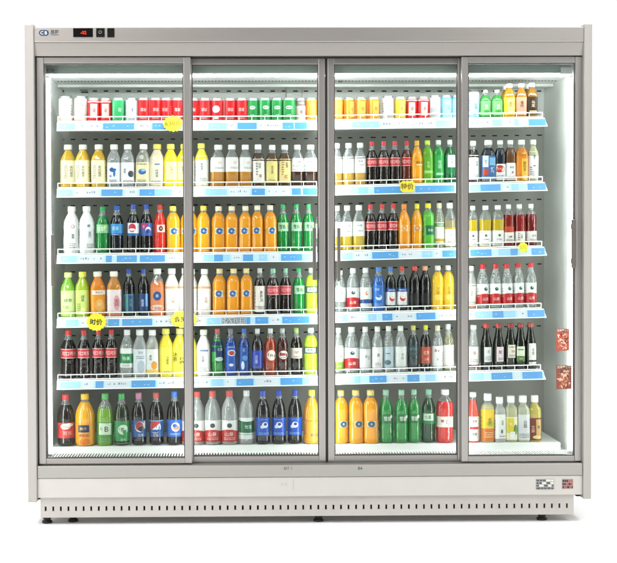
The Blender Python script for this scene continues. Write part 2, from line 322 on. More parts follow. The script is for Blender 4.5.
K('t_wl', 'tea_bottle', 'straw tea bottle with white label', 'tea', 'CDA23E', .8, .45, 'F8F8F6', (.30, .68, 'F8F8F6'), [('t', '茶派', .1, .7, .44, '7F8C88'), ('f', -.4, .6, .42, .52, 1, 'A8B0AC')])
def cola(id, look, cap, band, wr='F6E4E2', txt='可口\n可乐', body='160B08'):
    K(id, 'cola_bottle', look, 'cola', body, .97, .80, cap, (.43, .62, band), [('t', txt.replace('\n', ''), .1, .5, .62, wr), ('r', -3.1, 3.1, .0, .05, wr), ('r', -3.1, 3.1, .95, 1, wr)])
cola('cola', 'dark cola bottle with red band', 'D8383C', 'D23A40')
cola('cola_b', 'reddish brown cola bottle with red band', 'D8383C', 'CF3238', body='5A1E10')
K('j_o', 'juice_bottle', 'orange drink bottle with small print', 'dome', 'F2A21E', .95, .86, 'F2B22A', (.42, .56, 'F0A424'), [('t', '果粒橙', .1, .55, .5, 'B85A10'), ('r', -.5, .7, .1, .28, 'F6D9A0')])
K('s_lg', 'soda_bottle', 'lime green bottle', 'juice', '6FB52C', .8, .86, 'C9E24A', (.22, .62, '63AE34'), [('t', '青\n苹', .05, .55, .62, 'BFE58A'), ('r', -.6, .8, .08, .22, 'A9DA74')])
K('s_mg', 'soda_bottle', 'mid green bottle with pale writing', 'juice', '2E9A44', .85, .86, 'DDE9DD', (.18, .66, '36A34C'), [('t', '雪\n碧', .1, .55, .72, 'B7E6BC'), ('r', -.5, .7, .05, .16, 'A8DDB0')])
K('s_dg', 'soda_bottle', 'dark green bottle with white label', 'soda', '0E5A2E', .9, .84, 'EFF3EF', (.22, .66, '15703C'), [('r', -.3, 1.2, .35, .98, 'D6E8EA'), ('t', '气\n泡', .4, .68, .5, '24588C')])
K('t_ww', 'tea_bottle', 'dark topped bottle with tall white wrap', 'tea', '2A2420', .95, .80, 'F7F7F5', (.02, .66, 'F7F7F7'), [('t', '柠\n檬', .35, .68, .5, '6F747A'), ('f', -.2, .7, .1, .3, 4, '9EA3A8')])
K('t_br', 'tea_bottle', 'wide bottle with blue, white and red label', 'tea', '22262E', .95, .82, 'F5F5F5', (.03, .64, '3F6DA8'), [('r', -.75, -.05, .55, .98, 'DCE4EC'), ('t', '冰\n力', -.4, .75, .4, '2A3A5A'), ('r', -.7, -.05, .25, .48, 'C2452E'), ('r', .1, .9, .62, .92, '7FB5DA'), ('t', '矿\n力', .45, .45, .5, 'E8EEF4'), ('f', -.8, .9, .03, .2, 3, 'DDE3EA')])
K('t_db', 'sports_bottle', 'dark blue bottle with red and white label', 'flask', '16202E', .95, .82, 'F5F5F5', (.06, .44, 'F2F0EE'), [('e', 0, .7, .85, .55, 'C8362C'), ('t', '运动', 0, .7, .4, 'F0B0A0'), ('f', -.6, .7, .08, .3, 3, '8A9096')])
K('t_bw', 'coffee_bottle', 'brown bottle with white lower label', 'flask', '6A4428', .9, .82, 'F5F5F5', (.06, .46, 'F4F4F2'), [('t', '拿铁', .15, .74, .4, '4F8A4A'), ('t', '醇', .3, .45, .4, 'B8443A'), ('f', -.6, .7, .08, .22, 3, '9A9A94')])
K('t_ow', 'juice_bottle', 'orange wrapped bottle with yellow front', 'tea', 'C97A1E', .95, .82, 'F4F2EE', (.02, .72, 'DE8420'), [('r', -.1, .8, .04, .96, 'F0BC4C'), ('t', '鲜\n橙\n多', .35, .5, .6, '8A4A14'), ('e', .4, .12, .35, .35, 'F7E2A0')])
K('t_wt', 'milk_bottle', 'clear topped bottle with white wrap', 'tea', 'DDE0B4', .6, .86, 'F8F8F6', (.02, .72, 'F6F6F6'), [('t', '椰\n子', .2, .8, .42, '4A4E50'), ('r', .05, .4, .5, .53, '44484A'), ('t', '水\n乳', .1, .26, .55, 'B9BEC2'), ('f', -.5, -.1, .2, .5, 4, '8A9094')])
# ---- third shelf
K('m_w', 'milk_bottle', 'white bottle with red seal and vertical writing', 'flask', 'F6F6F4', 1, .9, 'F8F8F6', (.05, .66, 'FAFAFA'), [('e', .3, .86, .24, .24, 'B98A8A'), ('e', .3, .86, .15, .15, 'F2E4E4'), ('t', '营\n养', .3, .52, .42, '8A8A90'), ('f', -.1, .6, .05, .3, 4, 'B0B0B4')])
K('m_wb', 'milk_bottle', 'white bottle with blue stroke on wrap', 'flask', 'F4F5F6', 1, .9, 'F8F8F6', (.05, .66, 'F8F9FA'), [('e', .15, .88, .2, .2, '8A94A0'), ('t', '苏\n打', .3, .58, .5, '5F7490'), ('f', -.1, .7, .05, .28, 4, 'A0AAB6')])
def sprite(id, look, cap='2FA35A', lab='8FD49A', wr='F2FAF0', txt='雪碧', body='138A3A', lv=(.44, .62)):
    K(id, 'soda_bottle', look, 'soda', body, .82, .80, cap, (*lv, lab), [('t', txt, .1, .5, .7, wr), ('r', -3.1, -.9, 0, 1, body), ('e', .7, .7, .2, .2, 'F4E878')])
sprite('sp', 'clear green soda bottle with pale band')
sprite('sp2', 'clear green soda bottle with white lettered band', '3AA868', 'A9DDB4', '14582C')
K('pp_b', 'cola_bottle', 'dark cola bottle with sky blue band', 'soda', '0E1420', .97, .80, '2A5FC0', (.38, .62, '3F98DA'), [('t', '百事', .1, .6, .62, 'CFE8F8'), ('r', -3, 3, 0, .18, '1F5FA8'), ('f', -.5, .6, .04, .12, 1, 'E8F2FA')])
K('pp_r', 'cola_bottle', 'dark cola bottle with red globe on white', 'soda', '0C0C10', .97, .80, '2450B8', (.36, .62, 'E9EEF4'), [('r', -3.1, 3.1, 0, .2, '2A66B0'), ('e', .05, .62, .62, .55, 'D2344A'), ('e', .05, .48, .52, .16, 'F4F4F8'), ('r', -3.1, -.85, .2, 1, '3E6FB0')])
K('pp_v', 'cola_bottle', 'dark cola bottle with blue and magenta band', 'soda', '0C0C10', .97, .80, '2450B8', (.36, .62, '3E62B8'), [('r', -.9, .3, .55, .95, 'B83A6E'), ('e', .5, .45, .5, .42, 'E6EAF6'), ('e', .5, .36, .42, .28, '2A3F9A'), ('t', '百', -.3, .72, .4, 'F0DCE8')])
K('s_red', 'soda_bottle', 'red drink bottle with white badge', 'soda', 'DF3226', .92, .84, 'DC3A30', (.42, .60, 'D8402E'), [('r', -.55, .8, .08, .92, 'F3DAD2'), ('e', .1, .5, .34, .34, '6E2A20'), ('t', '美', .1, .5, .34, 'F3DAD2')])
def fanta(id, look, cap, body='F0A020', badge='2F62A8', shape='juice'):
    K(id, 'juice_bottle', look, shape, body, .93, .86, cap, (.40, .53, body), [('r', -.55, .65, .02, 1, 'E9E4C8'), ('e', .05, .5, .5, .42, badge), ('t', '美', .05, .5, .36, 'E6EEF6')])
fanta('fa_y', 'yellow capped orange drink bottle with blue badge', 'F6E14C', 'F4AE22')
fanta('fa_w', 'white capped orange drink bottle with blue badge', 'F3EBCF', 'EE9E26')
K('c_p', 'water_bottle', 'clear bottle with white label', 'water', 'E8EEEC', .2, .8, 'F2F4F0', (.30, .62, 'F0F3F2'), [('t', '泉', .1, .6, .5, '8F9A9C'), ('f', -.5, .6, .1, .3, 3, 'A8B0B2')], clear=1)
K('t_wy', 'tea_bottle', 'clear topped bottle with white label over yellow tea', 'tea', 'C9AC2E', .8, .34, 'F6F6F4', (.32, .64, 'F4F5F3'), [('t', '柠茶', .15, .72, .42, '6A6F70'), ('f', -.4, .6, .3, .42, 1, 'A0A5A5')])
fanta('fa_o', 'orange drink bottle with orange cap', 'F0913A', 'F29A1E', 'F2A63A', 'dome')
fanta('fa_yc', 'orange drink bottle with yellow cap', 'F4E03A', 'F2A81E', 'E08A2A', 'dome')
K('s_ap', 'soda_bottle', 'bright green drink bottle with dark green badge', 'juice', '58B83A', .93, .84, 'F0E63A', (.30, .52, '62BC44'), [('r', -.6, .85, .05, .98, '1E6A48'), ('t', '苹果', .1, .5, .5, 'BFE0C4')])
K('c_gy', 'water_bottle', 'clear bottle with green, white and yellow label', 'water', 'DDE6C8', .25, .8, 'EDE9B0', (.12, .58, 'F1F3EC'), [('r', -3.1, 3.1, .78, .96, '6E9A5A'), ('f', -.6, .7, .8, .94, 2, 'E6EEDC'), ('r', -3.1, 3.1, 0, .22, 'D2AE2C')], clear=1)
K('c_aw', 'tea_bottle', 'clear bottle with amber layer and white label', 'tea', 'D9CF9A', .4, .62, 'F6F6F4', (.05, .46, 'F4F2EC'), [('r', -3.1, 3.1, .9, 1, 'C9A83A'), ('t', '米', .2, .6, .45, 'C0A8A0'), ('f', -.4, .6, .1, .3, 3, 'B9B4AC')])
K('v_y', 'juice_bottle', 'yellow drink bottle with white lower label', 'juice', 'DDBE2A', .7, .66, 'F8F8F6', (.04, .40, 'F6F6F2'), [('e', .1, .68, .2, .2, '6F6A4A'), ('f', -.3, .5, .38, .48, 1, '9A9888'), ('f', -.6, .7, .06, .18, 2, 'B5B2A4')])
K('v_r1', 'tea_bottle', 'red tea bottle with orange and white label', 'juice', '8A1E18', .85, .76, 'F6F6F4', (.12, .48, 'F2EFEA'), [('r', -3.1, 3.1, .62, 1, 'C8482C'), ('t', '山楂', .1, .34, .42, '7A3028'), ('f', -.6, .7, .04, .18, 2, 'A8807A')])
K('v_r2', 'tea_bottle', 'red tea bottle with white lower label', 'juice', '8A1C18', .85, .76, 'F6F6F4', (.12, .36, 'F2EFEA'), [('t', '山\n楂', .1, .55, .42, '55483F'), ('f', -.6, -.2, .1, .9, 4, '8A7A72')])
K('v_r3', 'tea_bottle', 'dark red tea bottle with white lower label', 'juice', '74140F', .88, .76, 'F6F6F4', (.12, .36, 'EDE6E2'), [('t', '洛神', .15, .55, .46, '4E2A2A'), ('f', -.6, .7, .05, .25, 2, '8A6A66')])
# ---- fourth shelf
K('g_t1', 'tea_bottle', 'pale green tea bottle with green characters', 'tea', '8CCB3A', .8, .88, 'EDEB9A', (.03, .60, 'D9EDA0'), [('t', '绿茶', .1, .62, .62, '2A6A4A'), ('f', -.6, .2, .3, .42, 2, '5E9A4A'), ('r', -3.1, 3.1, 0, .2, 'BFE06A')])
K('g_t2', 'tea_bottle', 'yellow green tea bottle with dark characters', 'tea', 'B2CC3A', .8, .88, 'E3E458', (.03, .60, 'CFE07A'), [('t', '绿\n茶', .25, .68, .58, '2A4A6A'), ('e', .2, .2, .4, .5, 'E6EE9A'), ('f', -.5, 0, .2, .5, 4, '6A8A3A')])
K('o_t', 'juice_bottle', 'orange juice bottle with white name strip', 'tea', 'E8871E', .9, .88, 'F6F0E0', (.03, .60, 'F09A34'), [('r', -.8, .85, .82, .98, 'F7EFE2'), ('t', '鲜橙多', .05, .9, .34, '7A4A2A'), ('e', .1, .4, .55, .9, 'F5B85E'), ('t', '橙', .1, .45, .6, 'FAE4BC')])
K('pk_t', 'tea_bottle', 'amber tea bottle with pink and white label', 'tea', 'CF8A3A', .85, .88, 'F6F0E8', (.03, .60, 'F3E3E2'), [('e', .25, .5, .42, 1.05, 'E6A8B0'), ('t', '蜜\n桃', .25, .5, .62, 'C04458'), ('r', -3.1, 3.1, 0, .12, 'E08A6A')])
K('d_b1', 'cola_bottle', 'dark bottle with blue cap and teal label', 'soda', '0A0C10', .97, .84, '2A52B8', (.10, .48, '27507A'), [('r', -.5, -.15, 0, 1, '3E9A7A'), ('t', '冰\n爽', .3, .5, .7, '7FB8A8'), ('f', -.8, .9, .9, .98, 1, '8AB0CC')])
K('d_b2', 'cola_bottle', 'dark bottle with blue cap and blue striped label', 'soda', '0A0C10', .97, .84, '2A52B8', (.10, .48, '1E3F78'), [('r', .3, .75, .3, 1, '6FA8DC'), ('t', '极\n度', -.2, .5, .6, 'C9D8EC')])
K('o_br', 'juice_bottle', 'orange bottle with blue and red label', 'tea', 'E0824A', .9, .74, 'F4F2EC', (.05, .66, 'E88A58'), [('e', .1, .62, .55, .62, '2E5290'), ('t', '果', .1, .62, .55, 'CFD8E8'), ('e', .1, .22, .85, .4, 'E9D6CC'), ('t', '乐园', .1, .2, .5, 'C8362A')])
K('pc_w', 'milk_tea_bottle', 'white peach drink bottle with orange stripe', 'tea', 'EFE4DA', .95, .87, 'F6F6F2', (.03, .64, 'F7F3EE'), [('r', -3.1, 3.1, .90, .98, 'E3AC84'), ('t', '白\n桃', .2, .5, .5, 'D89A7E'), ('f', -.5, .6, .06, .2, 3, 'D6C4B8')])
fanta('fa4', 'tall orange drink bottle with blue badge', 'F0DCA0', 'EC9A22')
K('d_wl', 'tea_bottle', 'dark bottle with tall white label and black characters', 'soda', '1E1610', .96, .80, 'D9DAD4', (.06, .62, 'EFE9E2'), [('t', '酸\n梅\n汤', .1, .6, .62, '4A2A28'), ('f', -.5, .6, .05, .2, 3, '8A7A74')])
cola('co_g', 'green capped dark cola bottle with red band', '8FC9AE', 'CF4650', 'F4CFD0')
K('lime', 'soda_bottle', 'lime yellow bottle with dark band', 'juice', 'B9DB3A', .9, .84, 'E9EFD8', (.46, .60, '3F5A4A'), [('r', -.7, .9, .15, .85, 'C9DBD0'), ('t', '柠檬', .1, .5, .5, '2A3A4A')])
K('c_w4', 'water_bottle', 'clear water bottle with plain white label', 'water', 'E4EAEA', .2, .8, 'E6EEEA', (.26, .60, 'EDF2F2'), [('t', '纯净', .1, .6, .5, '8A9CA0'), ('f', -.6, .7, .1, .3, 3, 'A8B4B6')], clear=1)
def nf(id, look, cap, low='C6282C', shape='water', lv=(.12, .56)):
    K(id, 'water_bottle', look, shape, 'E6ECEC', .2, .8, cap, (*lv, 'F3F5F4'), [('w', 0, .46, .05, low), ('e', .1, .74, .3, .26, '3E5A5A'), ('e', .18, .78, .1, .08, 'D6E4DE'), ('t', '山泉', .1, .24, .58, 'F6E8E6'), ('f', -.6, .7, .03, .09, 1, 'F0D4D2')], clear=1)
nf('nf_w', 'clear water bottle with red lower label', 'EDF2EF')
nf('nf_r', 'clear water bottle with red cap and red label', 'D8343A')
K('c_bl', 'water_bottle', 'clear water bottle with blue lower label', 'water', 'E4EAEC', .2, .8, 'EDF2EF', (.08, .56, 'EEF1EC'), [('w', 0, .42, .02, '2A5290'), ('e', .1, .72, .2, .3, 'D8823A'), ('e', .16, .74, .1, .18, 'EEF1EC'), ('t', '冰川', .1, .2, .5, 'C9D8EC')], clear=1)
K('bl_f', 'soda_bottle', 'blue bottle with white swoosh', 'soda', '2A62B4', .85, .80, '4A86D4', (.10, .60, '2E72C8'), [('e', .2, .45, .55, .42, 'D6E4F4'), ('e', .1, .55, .5, .36, '2E72C8'), ('t', '百事', -.1, .8, .42, 'BFD8F2'), ('f', -.6, .7, .06, .18, 2, 'A8C8EC')])
def pep4(id, look, cap):
    K(id, 'cola_bottle', look, 'soda', '0C0E14', .97, .82, cap, (.14, .52, 'E6EAF0'), [('r', -3.1, 3.1, .78, 1, '1F4A90'), ('e', .1, .42, .66, .62, 'F4F2F2'), ('e', .1, .42, .56, .5, 'CE4A40'), ('e', .2, .5, .52, .3, 'F4F2F2'), ('f', -.6, .7, .83, .94, 1, 'DCE6F4')])
pep4('pe_b', 'dark cola bottle with blue cap and red globe', '3F78CC')
pep4('pe_r', 'dark cola bottle with red cap and red globe', 'D24A3E')
K('bk_r', 'glass_bottle', 'plain black bottle with red cap', 'flask', '0B0A0A', .98, .9, 'DE4A38', (.10, .40, '121010'), [('f', -.5, .6, .2, .6, 3, '2E2A2A')])
K('bk_o', 'glass_bottle', 'plain black bottle with peach cap', 'flask', '0B0A0A', .98, .9, 'E8A87A', (.10, .40, '121010'), [('f', -.5, .6, .2, .6, 3, '2E2A2A')])
K('ye', 'juice_bottle', 'plain yellow juice bottle with cream cap', 'juice', 'EDBE2E', .96, .86, 'F4EFE0', (.22, .60, 'EFC238'), [('t', '芒\n果', .1, .55, .7, 'DDA21E'), ('e', .1, .2, .6, .4, 'F5D668')])
K('c_wl', 'milk_bottle', 'clear bottle with white label and orange foot', 'water', 'E2E4DE', .3, .8, 'F4F5F2', (.05, .58, 'F3EFE2'), [('r', -3.1, 3.1, 0, .14, 'D8865A'), ('t', '豆\n乳', .1, .6, .5, 'C0A88A')], clear=1)
# ---- fifth shelf
K('w_gl', 'water_bottle', 'clear water bottle with green label', 'water', 'E4EAE8', .22, .8, 'F6F6F4', (.22, .62, 'E9EEEA'), [('r', -3.1, 3.1, .22, .72, '2F8A52'), ('t', '怡泉', .1, .48, .62, 'E0F0E4'), ('f', -.5, .6, .05, .16, 2, 'A0B0A4')], clear=1)
K('w_gy', 'water_bottle', 'clear water bottle with grey writing', 'tea', 'E2E7EA', .3, .8, 'F6F6F4', (.08, .60, 'DCE2E8'), [('t', '苏打', .1, .86, .42, '5A6880'), ('f', -.5, .7, .6, .74, 2, '7F8FA5'), ('e', .15, .3, .5, .85, 'B9C4D0')], clear=1)
K('w_or', 'water_bottle', 'clear bottle with orange fruit on label', 'tea', 'EDEAE0', .3, .8, 'F6F6F4', (.08, .60, 'E9EBE8'), [('e', .45, .35, .42, .55, 'E8A03A'), ('r', -3.1, 3.1, 0, .18, 'F2CE6A'), ('t', '果\n味', -.05, .65, .46, '5A7A9A')], clear=1)
K('y_l', 'tea_bottle', 'yellow bottle with sparse grey writing', 'tea', 'EDD93A', .95, .87, 'EFE65A', (.03, .62, 'F2E456'), [('t', '冰\n糖\n梨', .1, .55, .44, '6A6430'), ('f', -.4, .5, .06, .18, 2, 'B9AC2E')])
K('y_b', 'tea_bottle', 'yellow bottle with bold black characters', 'tea', 'EDD93A', .95, .87, 'F2E88A', (.03, .66, 'F2E24A'), [('t', '冰\n茶', -.35, .62, .75, '2B2A18'), ('t', '柠\n檬', .5, .5, .6, '3A3A1E')])
K('w_w5', 'milk_bottle', 'milky white bottle with grey writing', 'tea', 'EFEDE4', .95, .87, 'F4F3E2', (.05, .68, 'F4F3EE'), [('r', -.4, .8, .78, .84, '6F86A8'), ('t', '乳\n酸', .1, .52, .5, '5F6468'), ('f', -.5, .6, .06, .25, 4, 'B9B8B0')])
K('su7', 'soda_bottle', 'green bottle with dark blue upper label and red cap', 'soda', '2A8A3A', .85, .80, 'D0605E', (.30, .74, '1E3A62'), [('r', -3.1, -.5, 0, .5, '3A9A44'), ('t', '七喜', .2, .62, .55, 'CFE0D8'), ('e', .1, .15, .7, .3, 'B9DCC0')])
K('bl1', 'soda_bottle', 'blue bottle with red oval and grey cap', 'soda', '24489A', .9, .80, '8A8AA0', (.10, .66, '2A58B4'), [('e', .1, .70, .75, .42, 'D6E0F0'), ('e', .1, .70, .55, .3, 'B84438'), ('e', 0, .25, .4, .2, 'DCE8F6'), ('f', -.6, .7, .88, .97, 1, '9AB8E4')])
K('bl2', 'soda_bottle', 'blue bottle with blue cap', 'soda', '1E3E88', .9, .80, '2A6AD0', (.10, .66, '224E9E'), [('e', .3, .5, .5, .36, '5A9ADC'), ('e', -.1, .22, .3, .6, 'D6E4F2'), ('t', '蓝', .1, .8, .5, 'A8C4EA')])
K('dk_b', 'cola_bottle', 'dark bottle with deep blue label', 'soda', '1A1216', .95, .86, 'E4E8E4', (.16, .54, '2A44B0'), [('t', '百\n事', -.1, .5, .7, 'BFC8EC'), ('f', -.6, .8, .03, .14, 2, '8A9ADC')])
K('r_am', 'tea_bottle', 'red amber bottle with round white badge', 'soda', '9A3418', .9, .80, 'E9EDEC', (.28, .56, 'A83C1E'), [('e', .1, .55, .78, .72, 'F0E8E0'), ('t', '元', .1, .55, .6, '2A5A6A')])
K('d_rd', 'tea_bottle', 'dark red bottle with white oval badge', 'soda', '3E1410', .93, .80, 'C0C8C0', (.32, .56, '4A1812'), [('e', .1, .5, .9, .58, 'EEE4DC'), ('r', -.4, .6, .42, .66, 'B04A3A'), ('f', -.4, .5, .2, .32, 1, '5A3A30')])
K('d_gn', 'tea_bottle', 'dark bottle with cream band and green cap', 'soda', '17120E', .95, .80, 'A9CC6A', (.36, .58, 'E6DCCC'), [('t', '乌梅', -.1, .6, .5, '8A3A30'), ('f', -.7, .8, .08, .22, 1, '6A5A4A')])
K('w_gw', 'water_bottle', 'clear water bottle with green and white label', 'water', 'E2E9DC', .22, .8, 'F4F5F0', (.08, .62, 'EEF2E8'), [('r', -3.1, 3.1, 0, .34, '8CC43A'), ('t', '青柠', .1, .16, .46, 'E4F2CC'), ('f', -.4, .6, .5, .62, 1, 'C0B0A8')], clear=1)
nf('nf5', 'wide clear water bottle with red lower label', 'F2F3F0')
def cw(id, look, lab, deco, cap='F0F2EF', body='DFE5E6'): K(id, 'water_bottle', look, 'water', body, .22, .8, cap, (.08, .56, lab), deco, clear=1)
cw('cw1', 'clear water bottle with red and grey print', 'E3E6E4', [('t', '泉', .0, .6, .5, '7A8488'), ('t', '水\n净', .5, .55, .36, 'C05A54'), ('r', -3.1, 3.1, .93, 1, '8A9498')])
cw('cw2', 'clear water bottle with brown squiggle label', 'EDEBEA', [('t', '源', .1, .65, .55, '7A6468'), ('f', -.5, .6, .12, .32, 3, 'C8A8A4')])
cw('cw3', 'clear water bottle with pale blue label', 'BFD0D8', [('e', -.1, .3, .6, .35, '5A7484'), ('f', -.5, .4, .66, .74, 1, '4A6474'), ('t', '岭', .3, .5, .4, 'E0EAEE')])
cw('cw4', 'clear water bottle with grey vertical strokes', 'E0E5E0', [('t', '竹\n叶', .1, .55, .58, '8A9A88'), ('f', -.6, .7, .05, .15, 2, 'A0A8A0')])
K('w_dk', 'soda_bottle', 'smoky dark bottle with yellow cap', 'soda', '2E3A3E', .85, .80, 'DDD26A', (.36, .56, '34464C'), [('f', -.6, .8, .55, .85, 2, '8AB0B8'), ('f', -.5, .6, .15, .3, 1, '6A8A94')])
K('d_rl', 'tea_bottle', 'dark bottle with red lettered label', 'soda', '1A1612', .95, .80, 'E4DE2A', (.18, .54, 'B8503E'), [('t', '红茶', .05, .65, .62, 'F0D8C8'), ('t', '冰爽', .1, .25, .52, 'E8C4B0')])
cw('cw5', 'clear bottle with red writing on white label', 'EEF0EE', [('t', '晶', -.3, .8, .5, 'B8443A'), ('t', '泉', .25, .78, .42, 'B8443A'), ('t', '水', .1, .4, .46, '7A9AB4')], 'E8DFB4')
cw('cw6', 'pale straw bottle with white label', 'F3EFE9', [('t', '梨', .3, .6, .42, 'DDB4A8'), ('r', -3.1, 3.1, 0, .12, 'EBD8CC')], 'F5F5F2', 'DDD8A8')
K('w_rf', 'water_bottle', 'clear bottle with white label and red foot', 'beer', 'DDE0DC', .3, .8, 'F4F4F2', (.06, .56, 'EFEAE6'), [('r', -3.1, 3.1, 0, .14, '8A3A34'), ('e', .1, .66, .28, .28, 'C8A49A'), ('f', -.6, .7, .25, .4, 2, 'B5ACA6'), ('r', -3.1, 3.1, .94, 1, '8A9098')], clear=1)
def beer(id, look, lab, deco, cap, body='14160E', lv=(.18, .50)): K(id, 'glass_bottle', look, 'beer', body, .96, .97, cap, (*lv, body), [('r', -.75, .75, 0, 1, lab)]+deco)
beer('be1', 'dark glass bottle with pale grey label', 'E3E4E2', [('t', '酱', .0, .7, .5, '9AA0A0'), ('f', -.6, .6, .1, .4, 3, '8A9090')], 'CF4A44')
beer('be2', 'dark glass bottle with pink label', 'EBD6DC', [('t', '醋', -.1, .65, .6, '8A2A4A'), ('r', -.2, .65, .08, .34, 'F5EEF0'), ('f', -.4, .6, .1, .3, 2, '6A4A54')], 'C2403A')
beer('be3', 'dark glass bottle with cream and red label', 'E9E4D2', [('t', '陈酿', .2, .5, .4, 'B04A34'), ('f', -.6, .5, .75, .9, 1, '6A7A5A'), ('f', -.6, .6, .1, .25, 2, '8A8A74')], 'AC3A32', lv=(.26, .54))
beer('be4', 'dark glass bottle with green and cream label', 'DDE6CC', [('r', -.75, .75, 0, .36, '4A7A34'), ('t', '清酿', .0, .18, .36, 'CFE0B8'), ('f', -.6, .6, .72, .86, 1, '4A5A3A')], 'A2443A')
beer('be5', 'dark glass bottle with tall white label', 'E9E8E2', [('t', '老\n醋', .05, .62, .56, '3A3A30'), ('r', -.75, .75, .14, .22, '14160E')], 'A84A40', lv=(.10, .56))
# ---- bottom deck
K('L_co', 'cola_bottle', 'large dark cola bottle with red label', 'dome', '1A0E0A', .96, .80, 'E04848', (.16, .46, 'D6403E'), [('e', -.15, .76, .6, .36, 'F2E2DE'), ('t', '可口', -.1, .76, .44, '3A1A18'), ('t', '可乐', .1, .32, .62, 'F0C0B8'), ('e', .3, .86, .5, .22, 'F4ECEA')])
K('L_or', 'juice_bottle', 'large round orange juice bottle with navy badge', 'dome', 'F0A820', .95, .84, 'F2BE1E', (.06, .44, 'F2A628'), [('r', -.4, .75, .55, .92, '1E2A58'), ('t', '美汁', .15, .74, .44, 'E6C86A'), ('t', '果粒橙', .2, .4, .42, 'C84A3A'), ('e', .3, .08, .55, .4, 'E87A1E')])
K('L_li', 'soda_bottle', 'large lime green bottle with white and black label', 'dome', '7CAE3A', .85, .72, '5FBF6A', (.04, .46, '4E9A40'), [('r', -.8, .8, .42, .95, 'D6EBCE'), ('t', 'B', .15, .68, 1.05, '1E3A1E'), ('t', '七', -.5, .7, .5, '2A6A34'), ('f', -.6, .7, .08, .3, 3, 'A8D89A')])
K('L_dg', 'soda_bottle', 'large dark bottle with green label', 'dome', '1E2E14', .92, .80, '3AA858', (.04, .48, '2F8E4A'), [('e', .1, .62, .72, .62, 'CFEBD0'), ('t', '雪', .0, .62, .6, '1E5A34'), ('e', .35, .5, .3, .3, '2F8E4A'), ('t', '清爽', .1, .18, .46, 'A8DDA8')])
def lpep(id, look, cap, deco, lab='2A5A9A'): K(id, 'cola_bottle', look, 'dome', '120C0C', .97, .82, cap, (.16, .48, lab), deco)
lpep('L_p1', 'large dark cola bottle with pink cap and dark globe', 'CF7FA0', [('e', 0, .62, .66, .66, 'E6E9EE'), ('e', -.05, .66, .56, .55, 'A83430'), ('e', .2, .5, .42, .34, '1E2A4A'), ('t', '百事', .1, .12, .44, 'BFD0E8'), ('r', .55, .8, .5, .95, 'E0DCE0')])
lpep('L_p2', 'large dark cola bottle with tilted red and white globe', 'D86060', [('e', .05, .60, .78, .78, 'F0F0F2'), ('e', .05, .60, .78, .78, 'CE3A3A', .6, PI+.6), ('e', .05, .46, .72, .4, '2A5EA8', PI+.1, 2*PI-.1), ('t', '百事', .1, .10, .42, 'E4C8D0'), ('r', -3.1, 3.1, .94, 1, '8AA8D0')])
lpep('L_p3', 'large dark cola bottle with blue cap and swirl', '2F6FD0', [('e', .1, .58, .6, .56, 'F0F0F4'), ('e', .2, .54, .4, .3, 'D08A6A'), ('e', .0, .66, .3, .22, '2A62BC'), ('f', -.6, .8, .1, .22, 2, 'BFD8F4')], '2A66C4')
def lnf(id, look): K(id, 'water_bottle', look, 'dome', 'E6EAE8', .28, .8, 'DE5A54', (.06, .46, 'F1F1EE'), [('w', 0, .50, .07, 'C0322E'), ('e', .1, .76, .3, .28, '3A5450'), ('t', '山泉', .05, .36, .62, 'F2D8D4'), ('f', -.6, .8, .08, .22, 2, 'E6B8B4')], clear=1)
lnf('L_nf', 'large clear water bottle with red label')
K('L_gl', 'water_bottle', 'large clear water bottle with green badge', 'dome', 'E4E9E8', .28, .8, 'F5F5F4', (.10, .50, 'E9EEEE'), [('w', .3, .86, -.04, '1E6A44'), ('t', '怡宝', .2, .58, .56, 'CFE4D6'), ('r', -3.1, 3.1, .2, .24, 'A8C0B8')], clear=1)
K('L_bl', 'cola_bottle', 'large dark bottle with bright blue label', 'dome', '0E0C0E', .97, .84, '2348C0', (.16, .50, '1E52BC'), [('e', .15, .6, .45, .36, 'EAF0F8'), ('e', .2, .64, .24, .18, '2A4A9A'), ('e', -.25, .5, .26, .2, 'DCE8F6'), ('f', -.7, .8, .06, .2, 2, '8AB8EC'), ('f', -.6, .7, .86, .95, 1, '8AB0E4')])
K('L_o2', 'juice_bottle', 'large orange juice bottle with silver writing', 'dome', 'EDA02A', .94, .86, 'F4E048', (.06, .44, 'EEA430'), [('t', '橙汁', .3, .72, .5, 'F5D69A'), ('t', '果粒橙', .2, .3, .5, '9A8A7A'), ('r', -3.1, 3.1, .96, 1, 'D9841E')])
K('L_fa', 'juice_bottle', 'tall orange drink bottle with grey blue badge', 'juice', 'F0A01E', .95, .86, 'EBD27A', (.30, .44, 'F0A024'), [('r', -.45, .75, .1, .92, 'D6D0B0'), ('e', .15, .5, .46, .36, '3A5A78'), ('t', '美', .15, .5, .36, 'E0E6E6')])
K('L_sp', 'soda_bottle', 'tall green soda bottle with white lettered band', 'soda', '2A9A44', .75, .84, '9FD0B4', (.38, .55, '1E7A38'), [('t', '雪碧', .05, .5, .66, 'EDF6EC'), ('e', .65, .7, .24, .2, 'F2F6EE')])
K('L_sd', 'soda_bottle', 'tall dark green soda bottle with white lettered band', 'soda', '1E4A2A', .88, .84, '8FCFB0', (.36, .56, '2A8A48'), [('r', -.7, .9, .3, .95, 'D2E6D4'), ('t', '七喜', .05, .62, .55, '2A6A44')])
K('L_rd', 'juice_bottle', 'tall red drink bottle with cream band', 'juice', 'C83430', .9, .78, 'F4F2EF', (.30, .50, 'EFE2D6'), [('e', .3, .5, .32, .3, 'A8A498'), ('e', .3, .5, .2, .18, 'EFE2D6'), ('t', '莓', -.4, .55, .52, '9A2A34')])
